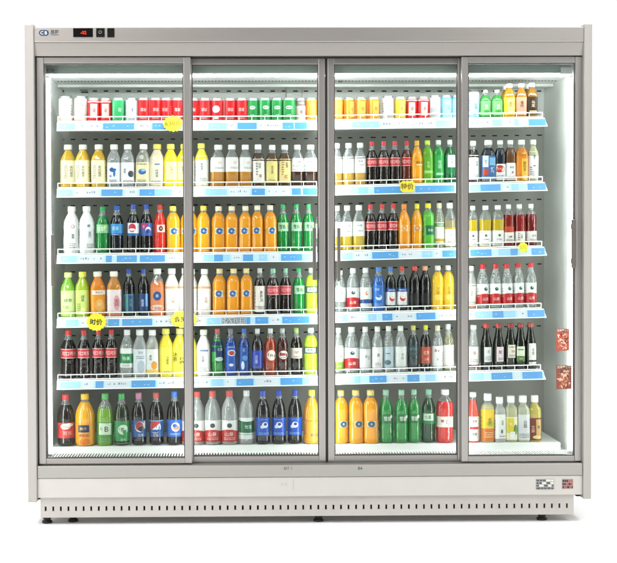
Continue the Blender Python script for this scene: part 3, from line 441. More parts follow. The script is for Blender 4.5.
K('z1', 'juice_bottle', 'pink topped bottle with red lettered white wrap', 'beer', 'E85A4A', .9, .84, 'F6F6F4', (.03, .52, 'F4F0EE'), [('t', '草莓', .1, .8, .46, 'A85A5A'), ('r', -.7, .8, .48, .58, 'CE3A3A'), ('t', '乳酸', .1, .28, .46, '9A9A98')])
K('z2', 'juice_bottle', 'yellow and orange printed bottle', 'sauce', 'E9E2B0', .6, .8, 'F6F6F4', (.03, .68, 'F2CE3A'), [('r', -3.1, 3.1, 0, .4, 'E07A30'), ('e', .2, .55, .55, .4, 'A8C43A'), ('t', '橙\n果', .1, .62, .56, 'D2641E'), ('f', -.6, .7, .1, .3, 3, 'F4C890')])
K('z3', 'water_bottle', 'clear bottle with white label and small dark drop', 'sauce', 'E6EBE4', .35, .8, 'F8F8F6', (.08, .62, 'F0F3EE'), [('t', '米\n酒', .1, .66, .44, '8A948A'), ('e', .0, .3, .16, .3, '4A6A54'), ('f', -.4, .6, .06, .14, 1, 'C08A84')], clear=1)
K('z4', 'sauce_bottle', 'clear bottle with yellow and green print', 'sauce', 'E6E6B4', .4, .8, 'F8F8F6', (.05, .55, 'EFEBC4'), [('r', -.8, .3, .3, .95, 'E2CE2E'), ('e', .55, .45, .32, .7, '5E8A3A'), ('r', -.3, .45, .02, .36, 'F6F6F0'), ('t', '柚', -.2, .7, .5, 'F6F2C8')], clear=1)
K('z5', 'sauce_bottle', 'clear bottle with grey swirl label', 'sauce', 'DDE2C4', .4, .86, 'F6F6F4', (.05, .60, 'D9DADC'), [('t', '白\n醋', .15, .62, .62, '6A545C'), ('f', -.7, .8, .06, .26, 3, 'A0A0A6')], clear=1)
K('z6', 'sauce_bottle', 'yellow topped bottle with brown patterned label', 'sauce', 'DCCB62', .6, .86, 'F6F6F4', (.03, .52, '7A2E1C'), [('r', .1, .9, .06, .94, 'C8A46A'), ('t', '芝\n麻', -.35, .5, .6, 'E0B890'), ('t', '香', .5, .6, .5, '5A2A18'), ('e', .2, .15, .6, .24, 'E6CE8A')])

def deco_run(sl, deco):
    for i, d in enumerate(deco):
        hx = d[6] if d[0] == 'f' else (d[5] if d[0] in 'rte' else d[4])
        c = paint(shade(hx, .84) if d[0] in 'ft' and sum(lin(hx)) < 1.5 else hx)
        if d[0] == 'r': sl.rect(d[1], d[2], d[3], d[4], c)
        elif d[0] == 'e': sl.ell(d[1], d[2], d[3], d[4], c, *(d[6:8] if len(d) > 6 else ()))
        elif d[0] == 't': sl.text(d[1], d[2], d[3], d[4], c)
        elif d[0] == 'w': sl.wave(d[1], d[2], d[3], c)
        elif d[0] == 'f': sl.fine(d[1], d[2], d[3], d[4], d[5], c, i+7)

def make_kind(k):
    """one bottle or can of the kind: body mesh on top, cap and label (or lid) as its children"""
    d = KINDS[k]; sh = d['shape']; pr, cz, cr, sq = SHAPES[sh]
    b = MB()
    if sh == 'can':
        prof = [(z*HN, r*RN) for z, r in pr]
        alu = simple('can_aluminium', 'C4C7CA', 0.3, 0.85)
        b.lathe(prof[:4]+prof[4:], alu, 32, 0)
        root = b.build(d['name'])
        lid = MB(); lid.lathe([(HN*.985, RN*.80), (HN*1.004, RN*.82), (HN*1.006, RN*.86), (HN*1.0, RN*.875)], alu, 28)
        lid.box(-RN*.22, RN*.22, -RN*.5, RN*.1, HN*1.0065, HN*1.014, alu)
        lid.build('lid', root)
    else:
        fill = d['fill']
        low = liquid(d['body'], d['keep']) if not d['clear'] else see_through('bottle_water_'+d['body'], d['body'], d['keep'], 'EEF3F3', .04, 1.75, .4, .6)
        top = PETW if d['clear'] else PET
        if d['keep'] == 1: top = low
        zs = sorted(set([z for z, r in pr]+[min(fill, pr[-1][0])]))
        lo = [(z*HN, rad(sh, z)*RN) for z in zs if z <= fill+1e-6]
        hi = [(z*HN, rad(sh, z)*RN) for z in zs if z >= fill-1e-6]
        if fill < pr[-1][0]:
            b.lathe(lo, low, 32, sq); b.lathe(hi, top, 32, sq, close=False)
        else: b.lathe(lo, low, 32, sq)
        root = b.build(d['name'])
        cp = MB(); c0 = cz*HN; c1 = HN; R = cr*RN
        cm = capm(d['cap'])
        cp.lathe([(c0+.0006, R*.97), (c0+.002, R), (c0+.003, R*.96), (c0+.0036, R*1.0)], cm, 32)
        cp.lathe([(c0+.0036, R*.99), (c1-.0022, R*.975), (c1-.0008, R*.93), (c1, R*.84)], cm, 40, ridge=.035, smooth=False)
        cp.build('cap', root)
    if d['label']:
        sl = Sleeve(sh, d['label'][0], d['label'][1]); sl.base(paint(d['label'][2]))
        deco_run(sl, d['deco'])
        hx = d['label'][2]; rgb = [int(hx[q:q+2], 16) for q in (0, 2, 4)]; dk = sum(rgb) > 330
        ink = paint(''.join('%02X' % int(v*.72 if dk else v+(255-v)*.4) for v in rgb))
        if k != 'z' and len(k) % 2: sl.fine(1.05, 1.45, .25, .75, 4, ink, len(d['look']))
        else: sl.fine(-1.4, -1.0, .3, .8, 4, ink, len(d['look']))
        sl.mb.build('label', root)
    return root

# rows: photo position of each bottle's centre line, its kind; height and half-width in photo pixels
ROWS = [
 [ (24, 5.7, [(66.6, 'can_w', 26, 6.4), (81.8, 'can_w', 26, 6.4), (94.7, 'can_rw'), (106.6, 'can_rw'), (119.2, 'can_g0', 24, 6.2), (132.3, 'can_wb'), (144.8, 'can_r'), (156.3, 'can_r'), (167, 'can_r'), (178, 'can_r')]),
   (23.5, 5.7, [(194, 'can_r'), (205.4, 'can_r'), (217.7, 'can_rs', 23.5, 6), (230.4, 'can_r'), (242.5, 'can_r'), (253.8, 'can_g', 23.5, 5.4), (265, 'can_g'), (277.1, 'can_g'), (289.5, 'can_g', 23.5, 6.2), (301.4, 'can_k', 23.5, 4.9), (311.8, 'can_o'), (323, 'can_o')]),
   (23, 5.4, [(337.8, 'can_o'), (349.4, 'can_o'), (361.6, 'can_o'), (374, 'can_o', 23, 5.7), (388.2, 'can_ws', 24, 5.6), (400, 'can_y'), (411.7, 'can_rw'), (423.2, 'can_rw'), (435.1, 'can_wg', 24), (446, 'can_b', 24), (457, 'can_b', 24)]),
   (30, 5.3, [(473.3, 'b_lb', 30), (485, 'b_gs', 29), (496.8, 'b_gs', 29, 5.6), (509.4, 'b_a1', 35, 5.6), (520.5, 'b_a2', 35), (531.5, 'b_a3', 35.5)])],
 [ (43.5, 7, [(68.3, 't_y'), (83.9, 't_y'), (99.7, 't_y'), (114.5, 'w_bird', 43.5, 6.6), (128.6, 'w_dot', 43.5, 6.6), (143.6, 'w_leaf', 43.5, 6.7), (157.3, 't_p'), (171.3, 't_yy', 43.5, 6.8), (184.5, 't_yy')]),
   (43, 6.1, [(189.5, 't_yw', 43, 5), (202, 't_yw', 44, 6.3), (218.2, 't_wa', 42.5, 7), (232.2, 't_wa', 42.5, 6.4), (245.5, 't_wa', 42.5, 6.2), (258.9, 't_wr', 42.5, 5.8), (272.3, 't_c1', 42, 5.6), (284.8, 't_c2', 42, 5.8), (297.5, 't_wd', 42, 5.7), (310.7, 't_wd', 42, 6.5), (323, 't_wd', 42, 5.2)]),
   (43, 5.4, [(337.5, 't_wl', 43, 5.3), (349.2, 't_wl', 43, 5.7), (360.4, 't_wl', 43, 5.4), (372.3, 'cola', 44), (383.5, 'cola', 44), (395, 'cola', 44), (406.5, 'cola_b', 44, 5), (417.1, 'j_o', 44, 5.6), (427.8, 's_lg', 44, 5.4), (438.8, 's_mg', 44, 5.3), (450, 's_dg', 44, 5.6)]),
   (42.5, 5.2, [(472.5, 't_ww'), (487.8, 't_br', 43, 6.9), (499.6, 't_db', 42.5, 5.3), (510.3, 't_bw', 42.5, 5.5), (521.5, 't_ow', 42.5, 5.8), (532.6, 't_wt', 42.5, 5.2)])],
 [ (48, 7, [(71.7, 'm_w', 47.5, 7.4), (87.2, 'm_wb', 47.5, 7.3), (102.5, 'sp', 47, 6.4), (116.9, 'pp_b', 48, 6.3), (133, 'pp_r', 49, 5.9), (146.8, 'pp_v', 49, 5.8), (160.3, 's_red', 48.5, 6.1), (173.8, 'fa_y', 47, 6.6), (187, 'fa_y', 47, 6.2)]),
   (47.5, 6.4, [(191, 'fa_w', 46.5, 6), (203.8, 'fa_y', 47, 6.4), (218.4, 'fa_w', 46.5, 6.7), (231.9, 'fa_w', 46.5, 6.4), (245.3, 'fa_w', 46.5, 6.1), (257.8, 'fa_w', 47, 5.9), (270.4, 'fa_w', 47, 5.9), (283.4, 'sp2', 48, 5.6), (296, 'sp2', 48, 5.6), (308.4, 'sp2', 48, 5.5), (320.5, 'c_p', 45.5, 5.5)]),
   (46, 5.4, [(336.8, 't_wy', 45.5, 5.2), (347.6, 't_wy', 45.5, 5.4), (358.8, 't_wy', 45.5, 5.6), (370.4, 'cola'), (381.7, 'cola'), (392.8, 'cola'), (404.3, 'fa_o', 45.5, 6), (416.6, 'fa_yc', 45.5, 5.7), (428.4, 's_ap', 45.5, 5.8), (439.3, 'c_gy', 45.5, 5.3), (450, 'c_aw', 45.5, 5.3)]),
   (42.5, 5.2, [(472.4, 'v_y', 42, 5.1), (485, 'v_y', 42, 5.9), (497.3, 'v_y', 42, 6.1), (508.4, 'v_r1', 42.5, 5), (519.7, 'v_r2', 42.5, 5.2), (531, 'v_r3', 42.5, 5)])],
 [ (46, 6.9, [(68.3, 'g_t1', 45, 6.8), (82.6, 'g_t2', 45.5, 6.7), (98, 'o_t', 45.5, 7.2), (113.9, 'pk_t', 45.5, 6.9), (129.3, 'd_b1', 47.5, 5.6), (143.8, 'd_b2', 47.5, 5.5), (157.7, 'o_br', 47.5, 6.6), (172.2, 'pc_w', 47.5, 6.7), (185.5, 'pc_w', 47.5, 6.2)]),
   (46, 6, [(192, 'pc_w', 46.5, 5.2), (203.9, 'pc_w', 46.5, 6.3), (219.2, 'fa4', 46.5, 6.5), (233.2, 'fa4', 46.5, 6.4), (246.3, 'fa4', 46.5, 6.1), (259.5, 'd_wl', 46.5, 5.4), (272.6, 'co_g', 46, 5.9), (285.4, 'co_g', 46, 5.4), (298.8, 'sp2', 46, 5.7), (311.3, 'lime', 46, 5.7)]),
   (44, 5.4, [(340, 'c_w4', 42, 5.5), (353, 'nf_w', 44, 6.3), (365.9, 'c_bl', 44, 6.1), (378.4, 'bl_f', 44.5, 5.8), (390.4, 'pe_b', 44.5, 5.1), (402, 'pe_r', 44.5, 5.1), (414.4, 'bk_r', 44.5, 5.1), (425.4, 'bk_o', 44.5, 5), (437.3, 'ye', 44.5, 5.7), (448.6, 'ye', 44.5, 5.5)]),
   (45, 5.6, [(471, 'c_wl', 43.5, 5), (483, 'nf_r', 45, 6), (495.4, 'nf_r', 45, 5.7), (506.9, 'nf_r', 45, 5.6), (518.5, 'nf_r', 45.5, 5.6), (530.4, 'nf_r', 45.5, 5.5)])],
 [ (49, 6.2, [(67.7, 'cola', 48.5, 7.4), (83.3, 'cola', 48.5, 6), (97.3, 'cola', 48.5, 5.8), (111, 'cola', 48.5, 5.7), (126.2, 'w_gl', 48, 6.8), (139.3, 'w_gy', 48, 6.5), (152.4, 'w_or', 47.5, 6.3), (165.4, 'y_l', 48.5, 6.6), (179.4, 'y_b', 48.5, 6.8)]),
   (47, 5.7, [(191.5, 'y_l', 47, 5.2), (203.2, 'w_w5', 47, 6.3), (217.5, 'su7', 47.5, 5.9), (230.7, 'bl1', 47.5, 5.5), (243.8, 'bl2', 47.5, 5.4), (257, 'dk_b', 47, 5.3), (269.6, 'r_am', 47, 5.9), (282.7, 'd_rd', 47, 5.4), (296.6, 'd_gn', 47, 5.6), (310, 'lime', 47, 6.3)]),
   (46.5, 5.6, [(338.2, 'w_gw', 46, 5.3), (351.7, 'nf5', 46.5, 7.2), (364.6, 'cw1', 46.5, 5.7), (376.8, 'cw2', 46.5, 5.5), (388.7, 'cw3', 46.5, 5.5), (400.6, 'cw4', 46.5, 5.7), (413, 'w_dk', 46.5, 5.2), (425.3, 'd_rl', 46.5, 5.1), (436.9, 'cw5', 46, 5.4), (448.4, 'cw6', 47, 5.5)]),
   (46.5, 4.9, [(473.3, 'w_rf', 45.5, 5.4), (486.6, 'be1', 46.5, 5.4), (498.4, 'be2', 46.5, 5.4), (510, 'be3', 46.5, 5.4), (520.3, 'be4', 46.5, 5.4), (530.8, 'be5', 46.5, 5.4)])],
 [ (51.5, 8, [(65.3, 'L_co', 51, 8.2), (84.5, 'L_or', 51.5, 9.4), (104, 'L_li', 51.5, 8), (121, 'L_dg', 51.5, 7.2), (138.4, 'L_p1', 52, 7), (155.8, 'L_p2', 52, 7), (173.2, 'L_p3', 53, 7.2), (188, 'L_nf', 52, 7)]),
   (53.5, 7.7, [(196.2, 'L_nf', 53, 7.5), (212.5, 'L_nf', 53.5, 8), (229, 'L_nf', 53.5, 8), (245.5, 'L_gl', 53.5, 7.5), (262.4, 'L_bl', 53.5, 6.8), (278.4, 'L_bl', 53.5, 6.8), (294.3, 'L_bl', 53.5, 6.8), (311, 'L_o2', 53.5, 7.7)]),
   (53, 7, [(340.6, 'L_fa', 53, 6.6), (355.6, 'L_fa', 53, 7.1), (370.6, 'L_fa', 53, 7.3), (386.2, 'L_sp', 53, 6.8), (400.8, 'L_sp', 53, 6.5), (414, 'L_sp', 53, 6.2), (428.1, 'L_sd', 53, 6.6), (444.3, 'L_rd', 53, 8)]),
   (46, 6, [(473.2, 'z1', 50, 5.8), (487.3, 'z2', 48.5, 6.3), (499.8, 'z3', 45, 5.8), (511.3, 'z4', 46, 6), (523.4, 'z5', 46, 6.3), (535.2, 'z6', 46, 6)])],
]
# lower edge of every price strip in the photograph: left shelf (57..318), right shelf (335..546)
STRIP = [((131.4, 130.4), (129.8, 126.9)), ((197.7, 196.0), (195.6, 191.0)), ((263.8, 261.6), (260.9, 255.6)), ((327.7, 323.8), (322.6, 317.5)), ((389.4, 385.0), (384.3, 379.0))]
SEG = [
 ['59-76l 104-135b 153-182b 209-227l 238-257b 283-294b 295-307b', '352-379l 436-453l 492-501l 514-518l 528-545b'],
 ['58-73l 102-123b 140-155b 155-172l 206-227l 252-265b 292-301b 303-317b', '358-368l 374-402b 415-454b 469-480l 480-500b 511-518l 527-545b'],
 ['61-77l 106-112b 117-137b 140-165b 204-213l 214-223b 223-230l 243-253b 259-267l 281-302b 302-311l', '342-352l 372-398b 422-432l 442-456b 470-491b 498-510l 510-517b 531-544b'],
 ['66-78l 108-119b 122-152b 207-220l 246-250b 255-268b 282-309b', '341-347l 368-376l 382-392b 416-435b 475-492l 492-503b 503-515l 527-544b'],
 ['59-80l 95-103b 131-155b 211-223l 236-253b 280-302b 302-309l', '354-360l 369-386b 407-419b 425-435l 470-483l 491-512b 522-542b'],
]
YS = 0.205               # depth of the shelf fronts
YB = YS+0.047            # depth of the front rank of bottles
DECK_V = (447.0, 442.6)  # height of the bottom deck's front edge in the photograph, left and right
def strip_v(row, u):
    l, r = STRIP[row]
    if u < 326: return l[0]+(l[1]-l[0])*(u-57)/(318-57)
    return r[0]+(r[1]-r[0])*(u-335)/(546-335)
def base_z(row, u):
    if row < 5: return at(u, strip_v(row, u)-9.4, YS).z
    return at(u, DECK_V[0]+(DECK_V[1]-DECK_V[0])*(u-50)/(560-50), YS).z

# ------------------------------------------------------------------ the refrigerator
fr = empty('display_fridge', (0, 0, 0))
fr['label'] = 'four door glass fronted drinks refrigerator with grey metal frame'; fr['category'] = 'refrigerator'
XL, XR = -1.2, 1.2
xli, xri = ax(34.9, 0, 200), ax(584, 0, 200)
zt_side = zavg(24.6, 23.3, 0); zb_side = zavg(503, 498.5, 0)
zh_top = zavg(27.3, 27.0, .004); zh_mid = zavg(43, 41.9, .004); zh_bot = zavg(56.5, 54.6, .012)
zd_bot = zavg(466, 461.5, .02); zg_top = zavg(64.3, 62.6, .04); zg_bot = zavg(459, 454.6, .04)
zb_band = zavg(479.7, 474.6, .01); zb_pan = zavg(498.6, 494.3, .01); zs_bot = zavg(518, 513.8, .03)
YBACK = .62
for sx in (-1, 1):
    b = MB(); a, c = (XL, xli) if sx < 0 else (xri, XR)
    b.box(a, c, 0, .70, zb_side, zt_side, SIDE, .004)
    g = (c+.0002, c+.010) if sx < 0 else (a-.010, a-.0002)
    o = b.build('side_panel', fr)
    j = MB(); j.box(g[0], g[1], .035, .11, zd_bot+.002, zh_bot-.002, BLACK); j.build('door_gasket', o)
b = MB()                                         # header: two folded bands, the lower one set back a little
b.box(xli, xri, .004, .40, zh_mid+.0012, zh_top, METAL, .003)
b.hexa([(xli, .020, zh_bot), (xri, .020, zh_bot), (xri, .12, zh_bot), (xli, .12, zh_bot), (xli, .009, zh_mid), (xri, .009, zh_mid), (xri, .12, zh_mid), (xli, .12, zh_mid)], METAL)
header = b.build('header', fr)
b = MB(); b.box(xli+.01, xri-.01, .045, .115, zh_bot-.006, zh_bot-.0005, BLACK); b.build('header_shadow_strip', header)  # black strip standing in for the shadow gap under the header
b = MB(); b.box(xli, xri, .40, .70, zh_mid+.02, zh_top-.004, SIDE, .002); b.build('roof', fr)
# logo plate and control panel
yf = .004
b = MB(); p = at(43.9, 33, yf); n = 24
rx, rz = mpx(4.9, yf), mpx(2.9, yf)
def stadium(mb, cx, cz, w, h, y, m, t=.001):
    vs = []; q = w-h
    for i in range(n):
        t_ = 2*PI*i/n; vs.append((cx+(q if math.cos(t_) > 0 else -q)+h*math.cos(t_), cz+h*math.sin(t_)))
    fr_ = [(x, y-t, z) for x, z in vs]; bk = [(x, y, z) for x, z in vs]
    mb.add(fr_+bk, [tuple(range(n))]+[(i, i+n, (i+1) % n+n, (i+1) % n) for i in range(n)], m)
NAVY = simple('logo_navy', '27405F', .4); PALE = simple('logo_pale', 'C9CED2', .4); INK = simple('ink_dark', '35373C', .5)
stadium(b, p.x, p.z, rx, rz, yf, NAVY, .0012)
flat_text(b, 'C', p.x-rx*.42, p.z, rz*1.55, yf-.0016, PALE, .03); flat_text(b, 'B', p.x+rx*.42, p.z, rz*1.55, yf-.0016, PALE, .03)
q = at(54.6, 31.9, yf); flat_text(b, '显邦', q.x, q.z, mpx(4.1, yf), yf-.0006, INK, .02)
q = at(54.6, 34.9, yf); flat_text(b, 'XIANBANG', q.x, q.z, mpx(1.6, yf), yf-.0006, INK, .02)
b.build('logo', header)
DISP = simple('display_black', '050506', .25, 0, .2); KEY = simple('key_black', '0A0A0B', .4, 0, .2); RED = emit('display_red', 'FF3A24', 1.6)
def plate(mb, ua, ub, va, vb, y, t, m, bev=.0012):
    a, c = at(ua, va, y), at(ub, vb, y); mb.box(min(a.x, c.x), max(a.x, c.x), y-t, y+.001, min(a.z, c.z), max(a.z, c.z), m, bev)
b = MB(); plate(b, 73.2, 92.8, 28.4, 37.2, yf, .004, DISP); scr = b.build('temperature_display', header)
q = at(83.6, 32.9, yf)
_o = MB(); flat_text(_o, '-02', q.x, q.z, mpx(4.6, yf), yf-.0046, RED, .03); _o.build('red_digits', fr)
b = MB(); plate(b, 96.2, 104.6, 28.4, 37.2, yf, .004, KEY); q = at(100.3, 32.4, yf); flat_text(b, '○', q.x, q.z, mpx(4, yf), yf-.0046, simple('key_mark', '8A8A88', .5)); b.build('control_button', header)
b = MB(); plate(b, 107.3, 114.4, 28.4, 37.4, yf, .004, KEY); b.build('control_button', header)

# doors: outer pair on the front track, inner pair on the rear track
def door(ua, ub, wl, wr, y0, handle_u, lab, hw=3.4, hv=(234, 286)):
    d = empty('sliding_door', (0, 0, 0), fr); d['label'] = lab
    y1 = y0+.026; xa, xb = ax(ua, y0), ax(ub, y0); za, zb = zd_bot+.003, zh_bot-.003
    gl, gr = xa+mpx(wl, y0), xb-mpx(wr, y0)
    f = MB()
    f.box(xa, gl, y0, y1, za, zb, METALD, .003); f.box(gr, xb, y0, y1, za, zb, METALD, .003)
    f.box(gl, gr, y0+.0015, y1-.001, zg_top, zb, METALH, .002); f.box(gl, gr, y0+.0015, y1-.001, za, zg_bot, METALH, .002)
    for (p0, p1, q0, q1) in ((gl, gl+.004, zg_bot, zg_top), (gr-.004, gr, zg_bot, zg_top), (gl+.004, gr-.004, zg_top-.004, zg_top), (gl+.004, gr-.004, zg_bot, zg_bot+.004)):
        f.box(p0, p1, y0+.006, y1-.004, q0, q1, GASK)
    f.build('frame', d)
    g = MB(); g.box(gl+.002, gr-.002, y0+.011, y0+.015, zg_bot+.002, zg_top-.002, GLASS); g.build('glass', d)
    h = MB(); hx = ax(handle_u, y0); w = mpx(hw, y0)/2; z0, z1 = az(hv[1], y0, handle_u), az(hv[0], y0, handle_u)
    h.box(hx-w, hx+w, y0-.016, y0-.002, z0, z1, HANDM, .0025)
    for z in (z0+.03, z1-.03): h.box(hx-w*.7, hx+w*.7, y0-.003, y0+.0105, z-.012, z+.012, HANDM)
    h.build('handle', d)
    return d
METALH = simple('door_rail_metal', 'A09C99', .33, .7, .5, noise=.05, scale=6, stretch=(1, 30, 200))
GASK = simple('grey_gasket', '4E4B48', .6)
YA, YR = .030, .064
d1 = door(37.6, 191.3, 7.2, 7.2, YA, 53.0, 'leftmost sliding glass door', 3.4, (234.6, 286.5))
d2 = door(185.5, 325.4, 7, 6.8, YR, 314.2, 'sliding glass door left of the centre gap', 3.6, (228, 280))
d3 = door(327.8, 466.5, 6.6, 8.8, YR, 338.6, 'sliding glass door right of the centre gap', 3.2, (228, 281))
d4 = door(461.6, 582.0, 6.7, 7, YA, 572.7, 'rightmost sliding glass door with two stickers', 3.4, (219.5, 268))
b = MB(); b.box(ax(325.45, YR), ax(327.75, YR), .0655, .0695, zd_bot-.001, zh_bot-.007, BLACK); b.build('centre_post', fr)

# stickers on the rightmost glass
def sticker(ua, ub, va, vb, name, cols, seed, lab, ragged=False):
    y = YA+.0106; rg = random.Random(seed); mb = MB()
    a, c = at(ua, va, y), at(ub, vb, y); x0, x1, z1, z0 = a.x, c.x, a.z, c.z
    base, dark, light, mid = [simple('sticker_'+h, h, .4) for h in cols]
    mb.box(x0, x1, y-.001, y, z0, z1, base)
    W, H = x1-x0, z1-z0
    mb.box(x0+W*.02, x1-W*.02, y-.0013, y-.0011, z0+H*.86, z1-H*.01, dark)
    for i in range(5): flat_text(mb, '坚果零食小'[i], x0+W*(.14+.18*i), z0+H*.925, W*.19, y-.0016, light, .02)
    for i in range(60):
        cx, cz = x0+W*rg.uniform(.14, .86), z0+H*rg.uniform(.10, .78); ra, rb, th = W*rg.uniform(.06, .13), W*rg.uniform(.03, .06), rg.uniform(0, PI)
        m = rg.choice([light, mid, mid, light, dark]); yy = y-.0013-.00003*i
        mb.add([(cx+ra*math.cos(t)*math.cos(th)-rb*math.sin(t)*math.sin(th), yy, cz+ra*math.cos(t)*math.sin(th)+rb*math.sin(t)*math.cos(th)) for t in [2*PI*k/10 for k in range(10)]], [tuple(range(10))], m)
    flat_text(mb, '香辣' if not ragged else '牛肉', x0+W*.62, z0+H*.74, W*.2, y-.0030, light, .02)
    o = mb.build(name, d4); o['label'] = lab
sticker(556.2, 569.3, 328.8, 350.6, 'sticker', ('B4543E', '7A3428', 'E9D2C4', 'CF7A5C'), 3, 'upper red printed sticker on the glass')
sticker(556.2, 571.5, 365.2, 389, 'sticker', ('8A4A38', '4A3A38', 'E0BCA0', 'B46A50'), 5, 'lower brown printed sticker on the glass', True)
b = MB(); q = at(50.5, 70.2, YA+.0105); flat_text(b, '铂冷', q.x, q.z, .018, YA+.0100, BLACK, .04); b.build('glass_marking', d1)

# base: grey band, light panel, slotted skirt, feet
b = MB(); b.box(xli, xri, .010, .10, zb_band+.001, zd_bot-.002, BAND, .003); b.build('base_band', fr)
b = MB(); b.box(xli, xri, .014, .10, zb_pan, zb_band, PANEL, .002); panel = b.build('base_panel', fr)
def tag_plate(name, ua, ub, va, vb, cols, rows, parent, lab):
    mb = MB(); y = .014; a, c = at(ua, va, y), at(ub, vb, y); x0, x1, z1, z0 = a.x, c.x, a.z, c.z
    base, dark, light = [simple('plate_'+h, h, .45) for h in cols]
    mb.box(x0, x1, y-.0015, y+.0005, z0, z1, base); W, H = x1-x0, z1-z0; rg = random.Random(len(name)+rows)
    for r in range(rows):
        zz = z1-H*(r+.92)/rows; x = x0+W*.04; hh = H/rows*.72
        while x < x1-W*.06:
            w = min(rg.uniform(.08, .26)*W, x1-W*.04-x); mb.box(x, x+w, y-.0019, y-.0016, zz, zz+hh, rg.choice([dark, dark, light])); x += w+W*.03
    o = mb.build(name, parent); o['label'] = lab
tag_plate('rating_label', 535.6, 554.2, 478.9, 489.2, ('A9A8A2', '55565A', 'D9D8D2'), 4, panel, 'grey rating label')
tag_plate('warning_label', 562, 573, 479, 488.4, ('9A8C88', '4A2A2C', 'A85A58'), 3, panel, 'small dark red warning label')
FAINT = simple('worn_black_ink', '55544F', .6); b = MB(); q = at(286.8, 468.3, .01); flat_text(b, '· BIT 1', q.x, q.z, mpx(4.0, .01), .0094, FAINT, .01)
b.build('band_marking', fr); b = MB()
q = at(360.2, 468.2, .01); flat_text(b, 'B4', q.x, q.z, mpx(4.3, .01), .0094, FAINT, .02); b.build('band_marking', fr)
GHOST = simple('worn_ink', 'B9B4AE', .5); b = MB(); q = at(284, 484, .014); flat_text(b, '×4', q.x, q.z, mpx(7, .014), .0134, GHOST, 0)
b.build('worn_marking', panel); b = MB()
q = at(293, 485, .014); b.box(q.x, q.x+.003, .0130, .0134, q.z-.022, q.z+.024, GHOST); b.build('worn_marking', panel)
xs0, xs1 = ax(40.6, .03, 508), ax(573.6, .03, 508)
b = MB(); NH = 70; zc = (zavg(509.2, 505.2, .03)); hh, hwid = mpx(2.35, .03), mpx(.92, .03)
hx0, hx1 = ax(45.6, .03, 508), ax(567, .03, 508)
cxs = [hx0+(hx1-hx0)*i/(NH-1) for i in range(NH)]
edges = [xs0]+[v for c in cxs for v in (c-hwid, c+hwid)]+[xs1]
b.box(xs0, xs1, .03, .045, zc+hh, zb_pan-.003, SKIRT); b.box(xs0, xs1, .03, .045, zs_bot, zc-hh, SKIRT)
for i in range(0, len(edges), 2): b.box(edges[i], edges[i+1], .0305, .0445, zc-hh, zc+hh, SKIRT)
b.box(xs0+.005, xs1-.005, .047, .050, zc-hh-.01, zc+hh+.01, SLOT)
b.box(xs0, xs1, .022, .0299, zb_pan-.0035, zb_pan-.0008, SKIRT)
b.build('skirt', fr)
b = MB(); b.box(xli+.005, xri-.005, .06, .68, zb_pan+.004, zb_pan+.05, PANEL); b.build('underside', fr)
for ux in (38.6, 578):
    b = MB(); x = ax(ux, .05); b.box(x-.008, x+.008, .04, .08, zb_pan-.012, zb_pan+.004, BLACK); b.build('corner_bracket', fr)
FZ = zs_bot-.0315       # floor
def foot(x, y):
    b = MB(); b.lathe([(0, .021), (.004, .023), (.010, .021), (.013, .015), (.016, .014), (.020, .019), (.05, .019), (.06, .016)], RUBBER, 20)
    b.build('foot', fr, (x, y, FZ))
for ux, y in ((47.2, .075), (73.2, .10), (318.5, .075), (541.7, .075)): foot(ax(ux, y, 520), y)
for ux in (60, 556): foot(ax(ux, .6, 520)+(.0), .60)

# inner liner
wl_x = at(64, 260, YBACK).x; wr_x = at(544, 260, YBACK).x
zc0 = az(74.6, .12)                                # ceiling height
ysill = .07; zsill = zavg(458.6, 454.2, ysill)
zdeck = (base_z(5, 50)+base_z(5, 560))/2
for (a, c, nm) in ((wl_x-.06, wl_x, 'inner_wall'), (wr_x, wr_x+.06, 'inner_wall')):
    a = max(a, xli+.001); c = min(c, xri-.001)
    b = MB(); b.box(a, c, .112, YBACK, zd_bot, zh_bot+.01, WHITE); b.build(nm, fr)
b = MB(); b.box(wl_x, wr_x, YBACK, YBACK+.05, zd_bot, zc0+.03, BACKM)
for row in range(5):                               # air slots along the top of every compartment
    for i in range(44):
        u = 62+i*11.1+random.uniform(-.5, .5)
        if 318 < u < 330 or u > 541: continue
        v = (91.2 if row == 0 else strip_v(row-1, min(max(u, 58), 545))+8.2)
        q = at(u, v, YBACK-.001); w = mpx(random.uniform(1.9, 2.5), YBACK)
        b.box(q.x-w, q.x+w, YBACK-.0015, YBACK-.0005, q.z-.0028, q.z+.0028, SLOT)
b.box(wl_x+.001, wr_x-.001, YBACK-.0004, YBACK-.0001, az(118, YBACK), zc0, WHITE)  # top of the same wall kept white, painted as the brightly lit part
b.build('back_wall', fr)
b = MB(); b.box(wl_x, wr_x, .125, YBACK-.001, zc0, zc0+.03, WHITE)
for i in range(150):                               # perforated air outlet
    x = wl_x+.02+(wr_x-wl_x-.04)*i/149
    b.box(x-.0036, x+.0036, .325, .345, zc0-.0006, zc0-.0001, SLOT)
b.box(wl_x+.002, wr_x-.002, .44, .452, zc0-.012, zc0-.0002, WHITE)
b.build('ceiling', fr)
b = MB(); xve = ax(560, .118); b.box(wl_x+.001, xve, .112, .1245, zc0+.004, zh_bot, VAL); b.build('valance', fr)
b = MB(); b.box(wl_x+.005, wr_x-.005, .1265, .145, zc0-.006, zc0-.0005, LAMP, .002); b.build('light_tube', fr)
